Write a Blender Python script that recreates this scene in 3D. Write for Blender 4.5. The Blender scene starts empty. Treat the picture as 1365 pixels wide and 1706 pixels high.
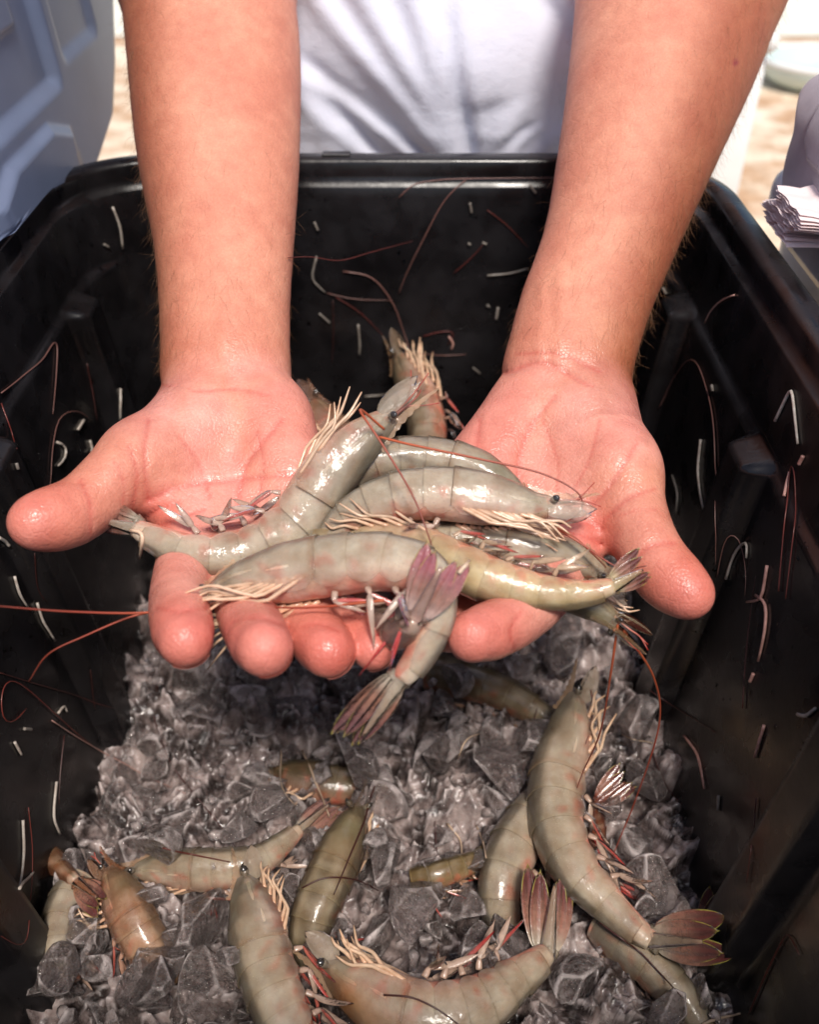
import bpy, math, random
import numpy as np
from mathutils import Vector, Matrix, noise as mnoise
from mathutils.bvhtree import BVHTree
random.seed(7); RNG = np.random.default_rng(7)
C = bpy.context.scene.collection
scene = bpy.context.scene

# ---------------------------------------------------------------- camera, sky, sun, exposure
FPX = 1560.0; PITCH = math.radians(39.0); CAMZ = 0.505
cd = bpy.data.cameras.new('camera'); cam = bpy.data.objects.new('camera', cd); C.objects.link(cam)
cam.location = (0, 0, CAMZ); cam.rotation_euler = (math.radians(90) - PITCH, 0, 0)
cd.sensor_fit = 'HORIZONTAL'; cd.sensor_width = 36.0; cd.lens = 36.0 * FPX / 1365.0
cd.clip_start = 0.02; cd.clip_end = 500
cd.dof.use_dof = True; cd.dof.focus_distance = 0.425; cd.dof.aperture_fstop = 8.5; cd.dof.aperture_blades = 7
scene.camera = cam
SUN_EL, SUN_AZ = math.radians(62), math.radians(165)      # azimuth measured from +Y (away from the camera) clockwise
w = bpy.data.worlds.new("World"); scene.world = w; w.use_nodes = True
nt = w.node_tree; bg = nt.nodes['Background']
sky = nt.nodes.new('ShaderNodeTexSky'); sky.sky_type = 'NISHITA'; sky.sun_disc = False
sky.sun_elevation = SUN_EL; sky.sun_rotation = SUN_AZ; sky.dust_density = 2.0; sky.ozone_density = 1.0
nt.links.new(sky.outputs[0], bg.inputs[0]); bg.inputs[1].default_value = 0.085
sl = bpy.data.lights.new('sun', 'SUN'); so = bpy.data.objects.new('sun', sl); C.objects.link(so)
sl.energy = 2.3; sl.angle = math.radians(13); sl.color = (1.0, 0.93, 0.85)
sd = Vector((math.sin(SUN_AZ) * math.cos(SUN_EL), math.cos(SUN_AZ) * math.cos(SUN_EL), math.sin(SUN_EL)))
so.rotation_euler = sd.to_track_quat('Z', 'Y').to_euler(); so.location = (0, 0, 3)
scene.view_settings.view_transform = 'Standard'; scene.view_settings.look = 'None'
scene.view_settings.exposure = 0.68; scene.view_settings.gamma = 1.0
scene.render.engine = 'CYCLES'
cy = scene.cycles; cy.use_denoising = True; cy.max_bounces = 10; cy.transmission_bounces = 8; cy.diffuse_bounces = 4
cy.glossy_bounces = 4; cy.transparent_max_bounces = 8; cy.caustics_refractive = False; cy.caustics_reflective = False
cy.sample_clamp_indirect = 4.0; cy.sample_clamp_direct = 0; cy.blur_glossy = 0.6

# ---------------------------------------------------------------- helpers
RIGHT = np.array([1.0, 0, 0]); UP = np.array([0, math.sin(PITCH), math.cos(PITCH)]); FWD = np.array([0, math.cos(PITCH), -math.sin(PITCH)])
CAM = np.array([0, 0, CAMZ]); K = .88      # the tub and what stands round it are laid out for a 43 cm tub, then taken at .88 of that size
def ray(px, py): return (px - 682.5) / FPX * RIGHT + (853 - py) / FPX * UP + FWD
def P(px, py, zc): return CAM + ray(px, py) * (zc / 1000.0)          # a place seen at that pixel, zc mm in front of the camera
def PZ(px, py, z):                                                     # a place seen at that pixel at height z (m)
    r = ray(px, py); return CAM + r * ((z - CAMZ) / r[2])
def srgb(r, g, b):
    f = lambda c: (c / 255 / 12.92) if c / 255 <= .04045 else ((c / 255 + .055) / 1.055) ** 2.4
    return np.array([f(r), f(g), f(b)])
def nrm(v): return v / (np.linalg.norm(v, axis=-1, keepdims=True) + 1e-12)
def sstep(a, b, x):
    t = np.clip((x - a) / (b - a), 0, 1); return t * t * (3 - 2 * t)
def catmull(pts, n):
    """n samples, equally spaced by length, along a smooth curve through pts (columns may hold more than xyz)"""
    p = np.array(pts, float)
    if len(p) == 2: p = np.array([p[0], (p[0] + p[1]) / 2, p[1]])
    p = np.vstack([2 * p[0] - p[1], p, 2 * p[-1] - p[-2]]); out = []
    for i in range(1, len(p) - 2):
        t = np.linspace(0, 1, 16, endpoint=False)[:, None]
        a, b, c, d = p[i - 1], p[i], p[i + 1], p[i + 2]
        out.append(.5 * ((2 * b) + (c - a) * t + (2 * a - 5 * b + 4 * c - d) * t ** 2 + (3 * b - a - 3 * c + d) * t ** 3))
    out.append(p[-2][None]); q = np.vstack(out)
    L = np.r_[0, np.cumsum(np.linalg.norm(np.diff(q[:, :3], axis=0), axis=1))]
    s = np.linspace(0, L[-1], n)
    return np.stack([np.interp(s, L, q[:, k]) for k in range(q.shape[1])], 1)
def frame(T):
    a = np.array([0, 0, 1.0]) if abs(T[2]) < .9 else np.array([1.0, 0, 0])
    u = nrm(np.cross(T, a)); return u, np.cross(T, u)

class MB:
    def __init__(s): s.v = []; s.f = []; s.c = []; s.n = 0; s.alpha = None
    def add(s, v, f, col=(1, 1, 1)):
        v = np.asarray(v, float); s.v.append(v)
        col = np.asarray(col, float)
        if col.ndim == 1: col = np.repeat(col[None], len(v), 0)
        s.c.append(col); s.f += [tuple(int(i) + s.n for i in q) for q in f]; s.n += len(v)
    def grid(s, g, col=(1, 1, 1), closed=False, caps=False):
        """g: rows x cols x 3; closed wraps the columns"""
        R, K = g.shape[:2]; f = []
        for i in range(R - 1):
            for j in range(K if closed else K - 1):
                j2 = (j + 1) % K; f.append((i * K + j, i * K + j2, (i + 1) * K + j2, (i + 1) * K + j))
        if caps: f.append(tuple(range(K - 1, -1, -1))); f.append(tuple((R - 1) * K + j for j in range(K)))
        col = np.asarray(col, float)
        if col.ndim == 3: col = col.reshape(-1, 3)
        elif col.ndim == 2 and len(col) == R: col = np.repeat(col, K, 0)
        s.add(g.reshape(-1, 3), f, col)
    def tube(s, pts, r, n=8, k=6, col=(1, 1, 1), flat=None, smooth=True):
        pts = np.asarray(pts, float); r = np.atleast_1d(np.asarray(r, float))
        if smooth: q = catmull(pts, n)
        else: q = pts; n = len(q)
        rr = np.interp(np.linspace(0, 1, n), np.linspace(0, 1, len(r)), r) if len(r) > 1 else np.full(n, r[0])
        T = nrm(np.gradient(q, axis=0)); u, _ = frame(T[0]); g = np.zeros((n, k, 3))
        for i in range(n):
            u = nrm(u - T[i] * (u @ T[i])); w_ = np.cross(T[i], u)
            a = np.arange(k) * 2 * math.pi / k
            g[i] = q[i] + rr[i] * (np.cos(a)[:, None] * u + np.sin(a)[:, None] * w_ * (flat or 1))
        col = np.asarray(col, float)
        if col.ndim == 2: col = np.stack([np.interp(np.linspace(0, 1, n), np.linspace(0, 1, len(col)), col[:, j]) for j in range(3)], 1)
        s.grid(g, col, closed=True, caps=True)
    def build(s, name, mat, parent=None, smooth=True, origin=None, k=1.0):
        v = CAM + (np.vstack(s.v) - CAM) * k; o3 = np.array(origin if origin is not None else (0, 0, 0), float)
        me = bpy.data.meshes.new(name); me.from_pydata((v - o3).tolist(), [], s.f)
        a = me.color_attributes.new('Col', 'FLOAT_COLOR', 'POINT')
        cc = np.ones((len(v), 4)); cc[:, :3] = np.vstack(s.c)
        if s.alpha is not None: cc[:, 3] = s.alpha
        a.data.foreach_set('color', cc.ravel())
        if smooth: me.polygons.foreach_set('use_smooth', [True] * len(me.polygons))
        me.materials.append(mat); me.update()
        return link(name, me, parent, origin)
def link(name, me, parent=None, origin=None):
    o = bpy.data.objects.new(name, me); C.objects.link(o)
    if origin is not None: o.location = origin
    if parent is not None:
        o.parent = parent
        o.location = Vector(o.location) - parent.location
    return o
def empty(name, loc, label, cat, group=None):
    o = bpy.data.objects.new(name, None); C.objects.link(o); o.location = loc; o.empty_display_size = .01
    return tag(o, label, cat, group)
def tag(o, label, cat, group=None):
    o['label'] = label; o['category'] = cat
    if group: o['group'] = group
    return o

# ---------------------------------------------------------------- materials
def mat(name, base=(.5, .5, .5), rough=.5, use_col=False, noise=None, bump=None, spec=.5, **kw):
    m = bpy.data.materials.new(name); m.use_nodes = True; t = m.node_tree; b = t.nodes['Principled BSDF']
    b.inputs['Roughness'].default_value = rough; b.inputs['Specular IOR Level'].default_value = spec
    src = None
    tc = t.nodes.new('ShaderNodeTexCoord'); co = tc.outputs['Object']
    if use_col:
        a = t.nodes.new('ShaderNodeAttribute'); a.attribute_name = 'Col'; src = a.outputs['Color']
    if noise:
        for (scale, detail, lo, hi, tint) in noise:                    # multiplies the colour by a ramp between lo and hi
            n = t.nodes.new('ShaderNodeTexNoise'); n.inputs['Scale'].default_value = scale; n.inputs['Detail'].default_value = detail
            t.links.new(co, n.inputs['Vector'])
            r = t.nodes.new('ShaderNodeValToRGB'); r.color_ramp.elements[0].position = .32; r.color_ramp.elements[1].position = .68
            r.color_ramp.elements[0].color = (*(np.array(tint) * lo), 1); r.color_ramp.elements[1].color = (hi, hi, hi, 1)
            t.links.new(n.outputs['Fac'], r.inputs['Fac'])
            mx = t.nodes.new('ShaderNodeMix'); mx.data_type = 'RGBA'; mx.blend_type = 'MULTIPLY'; mx.inputs[0].default_value = 1
            if src is None: mx.inputs[6].default_value = (*base, 1)
            else: t.links.new(src, mx.inputs[6])
            t.links.new(r.outputs['Color'], mx.inputs[7]); src = mx.outputs[2]
    if src is None: b.inputs['Base Color'].default_value = (*base, 1)
    else: t.links.new(src, b.inputs['Base Color'])
    if bump:
        prev = None
        for (kind, scale, dist) in bump:
            if kind == 'noise':
                n = t.nodes.new('ShaderNodeTexNoise'); n.inputs['Scale'].default_value = scale; n.inputs['Detail'].default_value = 4; out = n.outputs['Fac']
            elif kind == 'edge':
                n = t.nodes.new('ShaderNodeTexVoronoi'); n.feature = 'DISTANCE_TO_EDGE'; n.inputs['Scale'].default_value = scale
                q_ = t.nodes.new('ShaderNodeMapRange'); q_.inputs['From Max'].default_value = .12; t.links.new(n.outputs['Distance'], q_.inputs['Value']); out = q_.outputs['Result']
            else:
                n = t.nodes.new('ShaderNodeTexVoronoi'); n.inputs['Scale'].default_value = scale; n.feature = 'F1'; out = n.outputs['Distance']
            t.links.new(co, n.inputs['Vector'])
            bp = t.nodes.new('ShaderNodeBump'); bp.inputs['Strength'].default_value = 1; bp.inputs['Distance'].default_value = dist
            t.links.new(out, bp.inputs['Height'])
            if prev: t.links.new(prev, bp.inputs['Normal'])
            prev = bp.outputs['Normal']
        t.links.new(prev, b.inputs['Normal'])
    for k, v in kw.items():
        b.inputs[k.replace('_', ' ')].default_value = v
    return m
def rough_noise(m, scale, lo, hi, a=.4, b_=.6):
    t = m.node_tree; b = t.nodes['Principled BSDF']
    tc = t.nodes.new('ShaderNodeTexCoord'); n = t.nodes.new('ShaderNodeTexNoise'); n.inputs['Scale'].default_value = scale; n.inputs['Detail'].default_value = 3
    r = t.nodes.new('ShaderNodeMapRange'); r.inputs['From Min'].default_value = a; r.inputs['From Max'].default_value = b_
    r.inputs['To Min'].default_value = lo; r.inputs['To Max'].default_value = hi
    t.links.new(tc.outputs['Object'], n.inputs['Vector']); t.links.new(n.outputs['Fac'], r.inputs['Value']); t.links.new(r.outputs['Result'], b.inputs['Roughness'])
def speckle(m, scale, dark, amount=.12):
    """small pigment dots laid over the base colour"""
    t = m.node_tree; b = t.nodes['Principled BSDF']; src = b.inputs['Base Color'].links[0].from_socket
    tc = t.nodes.new('ShaderNodeTexCoord'); v = t.nodes.new('ShaderNodeTexVoronoi'); v.inputs['Scale'].default_value = scale
    t.links.new(tc.outputs['Object'], v.inputs['Vector'])
    r = t.nodes.new('ShaderNodeMapRange'); r.inputs['From Min'].default_value = amount; r.inputs['From Max'].default_value = amount + .09
    r.inputs['To Min'].default_value = .55; r.inputs['To Max'].default_value = 0
    t.links.new(v.outputs['Distance'], r.inputs['Value'])
    mx = t.nodes.new('ShaderNodeMix'); mx.data_type = 'RGBA'; t.links.new(r.outputs['Result'], mx.inputs[0])
    t.links.new(src, mx.inputs[6]); mx.inputs[7].default_value = (*dark, 1); t.links.new(mx.outputs[2], b.inputs['Base Color'])

M = {}
M['skin'] = mat('skin', use_col=True, rough=.42, noise=[(34, 5, .90, 1.07, (1.02, .86, .85)), (150, 4, .93, 1.04, (1, .94, .93)), (900, 3, .93, 1.03, (1, .96, .95))],
                bump=[('noise', 1100, .00012), ('edge', 560, .00006), ('edge', 190, .00007), ('noise', 240, .00018)],
                Subsurface_Weight=.14, Subsurface_Radius=(.006, .0022, .0012), Subsurface_Scale=1.0, Coat_Weight=.0)
rough_noise(M['skin'], 90, .22, .50)
def wet_by_alpha(m, dry):
    t = m.node_tree; b = t.nodes['Principled BSDF']; r = b.inputs['Roughness'].links[0].from_socket; a = t.nodes.new('ShaderNodeAttribute'); a.attribute_name = 'Col'
    mx = t.nodes.new('ShaderNodeMix'); t.links.new(a.outputs['Alpha'], mx.inputs[0]); mx.inputs[2].default_value = dry; t.links.new(r, mx.inputs[3]); t.links.new(mx.outputs[0], b.inputs['Roughness'])
wet_by_alpha(M['skin'], .62)
M['nail'] = mat('nail', base=srgb(214, 150, 134), rough=.35, Subsurface_Weight=.2, Subsurface_Radius=(.002, .001, .001))
M['hair'] = mat('arm_hair', base=srgb(140, 98, 66), rough=.45)
M['shirt'] = mat('shirt_cotton', base=(.80, .82, .94), rough=.9, noise=[(9, 3, .93, 1.0, (1, 1, 1))], bump=[('noise', 60, .0012), ('noise', 900, .0003)])
M['tub'] = mat('black_plastic', base=(.0085, .0078, .0086), rough=.4, noise=[(14, 5, .55, 1.6, (1, .95, .95)), (60, 6, .8, 1.5, (1, 1, 1))], bump=[('noise', 420, .00007), ('noise', 12, .001)], spec=.38)
rough_noise(M['tub'], 30, .18, .40)
M['lid'] = mat('blue_grey_plastic', base=srgb(112, 124, 150), rough=.36, noise=[(18, 5, .88, 1.05, (1, 1, 1))], bump=[('noise', 500, .00006)])
M['lid_grey'] = mat('grey_plastic', base=srgb(190, 186, 196), rough=.26, noise=[(25, 6, .7, 1.1, (1, 1, 1))], bump=[('noise', 700, .00012)])
# ---------------------------------------------------------------- ground
def ground():
    n = 60; xs = np.linspace(-1, 1, n); xs = np.sign(xs) * np.abs(xs) ** 3 * 120
    X, Y = np.meshgrid(xs, xs + 2, indexing='ij'); Z = np.full_like(X, -.13)
    mb = MB(); mb.grid(np.stack([X, Y, Z], -1)); 
    m = bpy.data.materials.new('dry_ground'); m.use_nodes = True; t = m.node_tree; b = t.nodes['Principled BSDF']; b.inputs['Roughness'].default_value = .95
    tc = t.nodes.new('ShaderNodeTexCoord')
    def nz(s, d, e0, e1, c0, c1):
        nn = t.nodes.new('ShaderNodeTexNoise'); nn.inputs['Scale'].default_value = s; nn.inputs['Detail'].default_value = d
        t.links.new(tc.outputs['Object'], nn.inputs['Vector'])
        r = t.nodes.new('ShaderNodeValToRGB'); r.color_ramp.elements[0].position = e0; r.color_ramp.elements[1].position = e1
        r.color_ramp.elements[0].color = (*c0, 1); r.color_ramp.elements[1].color = (*c1, 1); t.links.new(nn.outputs['Fac'], r.inputs['Fac']); return r.outputs['Color']
    a = nz(14, 6, .35, .65, srgb(205, 165, 128), srgb(255, 240, 214)); c = nz(70, 4, .35, .7, (.78, .76, .74), (1, 1, 1))
    mx = t.nodes.new('ShaderNodeMix'); mx.data_type = 'RGBA'; mx.blend_type = 'MULTIPLY'; mx.inputs[0].default_value = 1
    t.links.new(a, mx.inputs[6]); t.links.new(c, mx.inputs[7]); t.links.new(mx.outputs[2], b.inputs['Base Color'])
    o = mb.build('ground', m, k=K); o['kind'] = 'structure'; o['label'] = 'dry tan ground behind the tubs'
    return o
ground()

# ---------------------------------------------------------------- the black tub
TX, TY = -.020, .365            # centre of the tub
HX, HY, RC = .215, .300, .066   # half sizes and corner radius of the opening at the rim
RIMZ, BOTZ = .283, -.112
def perimeter():
    """points of the unit opening as (side, along) with fine steps: returns base xy, normal, x/y coordinate along the long sides"""
    pts = []
    def seg(a, b, n):
        for i in range(n): pts.append((a[0] + (b[0] - a[0]) * i / n, a[1] + (b[1] - a[1]) * i / n))
    return pts
def round_rect(hx, hy, r, step=.003, na=22):
    P_, N_ = [], []
    def line(x0, y0, x1, y1, nx, ny):
        n = int(math.hypot(x1 - x0, y1 - y0) / step)
        for i in range(n): P_.append((x0 + (x1 - x0) * i / n, y0 + (y1 - y0) * i / n)); N_.append((nx, ny))
    def arc(cx, cy, a0):
        for i in range(na):
            a = a0 + math.pi / 2 * i / na; P_.append((cx + r * math.cos(a), cy + r * math.sin(a))); N_.append((math.cos(a), math.sin(a)))
    line(hx, -hy + r, hx, hy - r, 1, 0); arc(hx - r, hy - r, 0); line(hx - r, hy, -hx + r, hy, 0, 1); arc(-hx + r, hy - r, math.pi / 2)
    line(-hx, hy - r, -hx, -hy + r, -1, 0); arc(-hx + r, -hy + r, math.pi); line(-hx + r, -hy, hx - r, -hy, 0, -1); arc(hx - r, -hy + r, 1.5 * math.pi)
    return np.array(P_), np.array(N_)
BP, BN = round_rect(HX, HY, RC)
RIBS = [.575, .404, .235]                      # world y of the inward ribs of both long sides
def wall_in(z, y):
    """how far the long side walls stand inward at world y and height z"""
    below = sstep(.0, .006, .222 - z)                                   # everything below the ledge stands proud
    rib = np.zeros_like(y)
    for c in RIBS: rib = np.maximum(rib, sstep(.018, .013, np.abs(y - c)))
    return below * (.004 + .0125 * rib)
def make_tub():
    rows = []
    for z in np.linspace(BOTZ, .2, 40): rows.append((-.028 * (RIMZ - z) / (RIMZ - 0), z, 1))
    for z in np.linspace(.205, .228, 14): rows.append((-.028 * (RIMZ - z) / RIMZ, z, 1))
    for z in np.linspace(.232, .264, 6): rows.append((-.028 * (RIMZ - z) / RIMZ, z, 1))
    rows += [(-.0012, .2655, 0), (.0022, .267, 0), (.0026, .272, 0), (.0026, .2795, 0), (.0036, .2818, 0), (.006, RIMZ, 0), (.010, RIMZ + .0004, 0), (.0165, RIMZ, 0), (.0185, .2815, 0), (.0192, .278, 0),
             (.0192, .266, 0), (.018, .261, 0), (.016, .261, 0), (.0155, .265, 0), (.015, .276, 0), (.010, .277, 0), (.006, .270, 0), (.002, .2, 0), (-.022, BOTZ + .004, 0), (-.03, BOTZ - .004, 0)]
    g = np.zeros((len(rows), len(BP), 3))
    for i, (off, z, pan) in enumerate(rows):
        y = BP[:, 1] + TY
        d = off - (wall_in(np.full_like(y, z), y) * (np.abs(BN[:, 0]) > .999) if pan else 0)
        if pan:   # the proud lower wall goes round the corners and the end walls too
            rnd = sstep(.55, 1.0, np.abs(BN[:, 0])); d = np.where(np.abs(BN[:, 0]) > .999, d, off - .004 * rnd * sstep(0, .006, .222 - z))
        xy = BP + BN * np.asarray(d)[..., None] if np.ndim(d) else BP + BN * d
        g[i, :, 0] = xy[:, 0] + TX; g[i, :, 1] = xy[:, 1] + TY; g[i, :, 2] = z
    mb = MB(); mb.grid(g, closed=True)
    K = len(BP); cen = np.array([[TX, TY, BOTZ]]); mb.add(cen, []); ci = mb.n - 1
    for j in range(K): mb.f.append((ci, (j + 1) % K, j))
    cen = np.array([[TX, TY, BOTZ - .004]]); mb.add(cen, []); ci = mb.n - 1; base = (len(rows) - 1) * K
    for j in range(K): mb.f.append((ci, base + j, base + (j + 1) % K))
    return mb
def SC(*p): return tuple(CAM + (np.array(p) - CAM) * K)
tub = empty('storage_tub', SC(TX, TY, BOTZ - .004), 'deep black plastic tub full of ice and prawns, open under the two hands', 'tub')
tub_mb = make_tub(); tub_wall = tub_mb.build('tub_body', M['tub'], tub, k=K)
TUBV = CAM + (np.vstack(tub_mb.v) - CAM) * K; TUBF = [f for f in tub_mb.f]
tub_bvh = BVHTree.FromPolygons([Vector(v) for v in TUBV], TUBF)
# small clip block on the far rim and the drip line beneath it
mb = MB()
def box(mb, c, h, col=(1, 1, 1), bev=.0):
    c = np.array(c); h = np.array(h)
    if not bev:
        v = [c + h * np.array([a, b, d]) for a in (-1, 1) for b in (-1, 1) for d in (-1, 1)]
        mb.add(v, [(0, 1, 3, 2), (4, 6, 7, 5), (0, 4, 5, 1), (2, 3, 7, 6), (0, 2, 6, 4), (1, 5, 7, 3)], col); return
    rows = []
    for z, k in ((-1, bev), (-1 + bev / h[2], 0), (1 - bev / h[2], 0), (1, bev)):
        hx, hy = h[0] - k, h[1] - k
        ring = [(hx - bev, -hy), (hx, -hy + bev), (hx, hy - bev), (hx - bev, hy), (-hx + bev, hy), (-hx, hy - bev), (-hx, -hy + bev), (-hx + bev, -hy)]
        rows.append([c + np.array([x, y, h[2] * z]) for x, y in ring])
    mb.grid(np.array(rows), col, closed=True, caps=True)
for (x, hw) in ((-.052, .010),):
    mb = MB(); box(mb, (x, TY + HY + .012, RIMZ + .0008), (hw, .004, .0009), bev=.0004); mb.build('rim_lug', M['tub'], tub, smooth=False, k=K)

# ---------------------------------------------------------------- the blue-grey lid leaf standing on the left rim
def make_lid(x0, prof, y0, y1, mate, parent, name, sgn=1, bosses=()):
    """prof: list of (dx, z) from the hinge upward; a ribbed thick sheet running along y"""
    pr = catmull([(p[0], p[1], 0) for p in prof], 90)[:, :2]; T = np.gradient(pr, axis=0); T /= np.linalg.norm(T, axis=1)[:, None]
    nr = np.stack([T[:, 1], -T[:, 0]], 1) * sgn                                   # toward the tub
    ys = np.linspace(y0, y1, 240); U = np.linspace(0, 1, 90)
    Lh = np.cumsum(np.r_[0, np.linalg.norm(np.diff(pr, axis=0), axis=1)])
    g = np.zeros((90, 240, 3)); 
    for i in range(90):
        h = np.zeros_like(ys)
        for (cy_, cu, hy, hu, dep, cut) in bosses:                                 # chamfered raised panels
            dy = np.abs(ys - cy_) / hy; du = abs(Lh[i] - cu) / hu
            m_ = np.maximum(np.maximum(dy, du), (dy + du) * cut); h = np.maximum(h, dep * sstep(1.0, .86, m_)) if dep > 0 else np.minimum(h, dep * sstep(1.0, .86, m_))
        e = sstep(.012, 0, y1 - ys) * .006
        off = h - e
        g[i, :, 0] = x0 + pr[i, 0] + nr[i, 0] * off; g[i, :, 1] = ys; g[i, :, 2] = pr[i, 1] + nr[i, 1] * off
    # scalloped far end: the leaf's interlocking edge
    edge = (.006 * np.sin(Lh * 120) + np.interp(Lh, [0, .03, .055, .2], [-.05, -.02, 0, 0]))
    f_ = sstep(y1 - .09, y1, ys); g[:, :, 1] += edge[:, None] * f_[None]
    back = g.copy(); back[:, :, 0] -= nr[:, 0][:, None] * .004 * 1; back[:, :, 2] -= nr[:, 1][:, None] * .004
    full = np.concatenate([g, back[::-1]], 0)
    mb = MB(); mb.grid(np.concatenate([full, full[:1]], 0))
    n = 90
    for side in (0, 239):
        for i in range(n - 1):
            a, b_ = i * 240 + side, (i + 1) * 240 + side; c, d = (179 - i) * 240 + side, (178 - i) * 240 + side
            mb.f.append((a, b_, d, c) if side else (a, c, d, b_))
    return mb.build(name, mate, parent, k=K)
def left_leaf():
    nz, ny = 190, 420; U = np.linspace(0, 1, nz); V = np.linspace(0, 1, ny); g = np.zeros((nz, ny, 3))
    for i, u in enumerate(U):
        z = .262 + u * .30; ye = np.interp(z, [.262, .264, .280, .31, .348, .42, .60], [.72, .76, .825, .865, .90, .93, .95]); y = .03 + (ye - .03) * V ** .85
        bot = np.interp(y, [0, .60, .64, .70, .9], [.287, .286, .279, .262, .262]); zz = np.maximum(z, bot + (z - .262) * .6 * 0); zz = bot + (z - .262) / .30 * (.562 - bot)
        h = np.zeros_like(y); sm = lambda a, b, x: sstep(a, b, x)
        # chamfered bosses along the foot
        for c0, hw in ((.60, .085), (.40, .085), (.20, .085)):
            dy = np.abs(y - c0) / hw; du = np.abs(zz - .286) / .030; m = np.maximum(np.maximum(dy, du), (dy + du) * .66); h = np.maximum(h, .006 * sm(1.0, .78, m))
        # stepped panels above: each column sits back behind a ledge
        for y0, y1, zl, dep in ((.705, .80, .336, .010), (.47, .695, .326, .017), (.25, .455, .330, .010), (.05, .235, .326, .017)):
            k = sm(y0, y0 + .014, y) * sm(y1, y1 - .014, y); h = h - .4 * dep * k * sm(zl - .003, zl + .008, zz)
        for y0, y1, zl in ((.50, .66, .37), (.72, .79, .385), (.28, .43, .37)):
            k = sm(y0, y0 + .014, y) * sm(y1, y1 - .014, y); h = h + .003 * k * sm(zl - .001, zl + .004, zz)
        rnd = np.clip((y - (ye - .05)) / .05, 0, 1); turn = .034 * (1 - np.sqrt(np.clip(1 - rnd ** 2, 0, 1)))
        g[i, :, 0] = -.238 - .07 * (zz - .285) + h - turn; g[i, :, 1] = y; g[i, :, 2] = zz
    b = g.copy(); b[:, :, 0] -= .0045; full = np.concatenate([g, b[::-1], g[:1]], 0); mb = MB(); mb.grid(full)
    for i in range(nz - 1):
        for side in (0, ny - 1):
            q = (i * ny + side, (i + 1) * ny + side, (2 * nz - 2 - i) * ny + side, (2 * nz - 1 - i) * ny + side); mb.f.append(q if side else q[::-1])
    return mb.build('lid_leaf', M['lid'], tub, k=K)
leaf = left_leaf()
leaf['label'] = 'blue-grey moulded lid leaf raised along the left rim'
mb = MB(); mb.tube([(-.262, .06, .289), (-.262, .35, .289), (-.262, .655, .289)], .0042, 12, 10); mb.build('hinge_rod', M['lid'], tub, k=K)
for y_ in (.62, .50, .38, .26, .14):
    mb = MB(); box(mb, (-.2555, y_, .2835 + .0065), (.0085, .016, .0062), bev=.0022); mb.build('hinge_knuckle', M['lid'], tub, k=K)
# rim block at the hinge
for y_ in (.565,):
    mb = MB(); box(mb, (-.247, .44, RIMZ + .0045), (.0095, .088, .0042), bev=.0018); mb.build('rim_block', M['tub'], tub, k=K)
# ---------------------------------------------------------------- the person: one continuous skin grown from a distance field
# every bone is (pixel x, pixel y, mm from camera) and its radius in mm
def cone(a, b): return (P(*a[:3]), P(*b[:3]), a[3] / 1000, b[3] / 1000)
def chain(js, m=3):
    p = np.array([[*P(*j[:3]), j[3] / 1000] for j in js]); q = catmull(p, m * (len(js) - 1) + 1) if m > 1 else p
    return [(q[i, :3], q[i + 1, :3], q[i, 3], q[i + 1, 3]) for i in range(len(q) - 1)]
SK = {}
# left of the picture: the person's right arm
armL = chain([(314, -90, 560, 38), (331, 60, 533, 36.8), (338, 250, 503, 31), (350, 400, 487, 25), (352, 520, 473, 22), (350, 625, 461, 20.5)]) \
     + chain([(355, -90, 565, 38), (378, 60, 538, 37.5), (392, 250, 508, 31), (398, 400, 490, 25), (398, 520, 475, 22), (404, 625, 462, 20.5)])
upL = chain([(340, -80, 565, 50), (300, -230, 640, 46), (230, -420, 760, 46)], 1)
palmL = [cone((350, 630, 461, 21), (352, 700, 449, 19)), cone((404, 630, 461, 21), (418, 700, 450, 18)),
         cone((350, 690, 452, 17), (322, 905, 411, 14)), cone((385, 690, 452, 16), (395, 925, 412, 13.5)), cone((425, 695, 453, 16), (465, 920, 414, 13)), cone((448, 698, 450, 17.5), (532, 890, 414, 13.5)),
         cone((452, 705, 446, 17.5), (470, 790, 432, 15)),                                                    # heel of the little-finger side
         cone((330, 690, 446, 18), (240, 762, 420, 16.5)), cone((335, 720, 436, 18), (278, 790, 424, 15)),       # ball of the thumb
         cone((240, 775, 420, 14), (300, 870, 414, 9))]                                                      # web
thumbL = chain([(245, 762, 420, 16), (200, 792, 406, 12.9), (142, 842, 394, 11.2), (108, 860, 386, 11.5), (57, 871, 376, 10.4)])
fingL = [chain([(322, 905, 411, 13), (300, 985, 380, 11.0), (302, 1036, 356, 10.9), (309, 1066, 341, 10.1)]),
         chain([(395, 925, 412, 12.6), (408, 1010, 378, 11.3), (428, 1058, 350, 10.8), (441, 1080, 332, 10.3)]),
         chain([(465, 920, 414, 12.3), (500, 1005, 384, 10.6), (530, 1062, 362, 10.4), (547, 1084, 350, 10.2)]),
         chain([(532, 890, 414, 11.8), (575, 985, 392, 9.6), (608, 1055, 368, 8.9), (622, 1080, 358, 8.6)])]
armR = chain([(1112, -90, 540, 46), (1094, 60, 520, 42), (1052, 250, 497, 34), (1012, 400, 484, 28), (955, 520, 470, 24), (920, 625, 458, 20.5)]) \
     + chain([(1178, -90, 545, 45), (1142, 60, 524, 41), (1070, 250, 500, 34), (1020, 400, 486, 27), (985, 520, 472, 23.5), (968, 625, 460, 20.5)])
upR = chain([(1150, -80, 545, 52), (1210, -230, 640, 47), (1230, -420, 770, 46)], 1)
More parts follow.
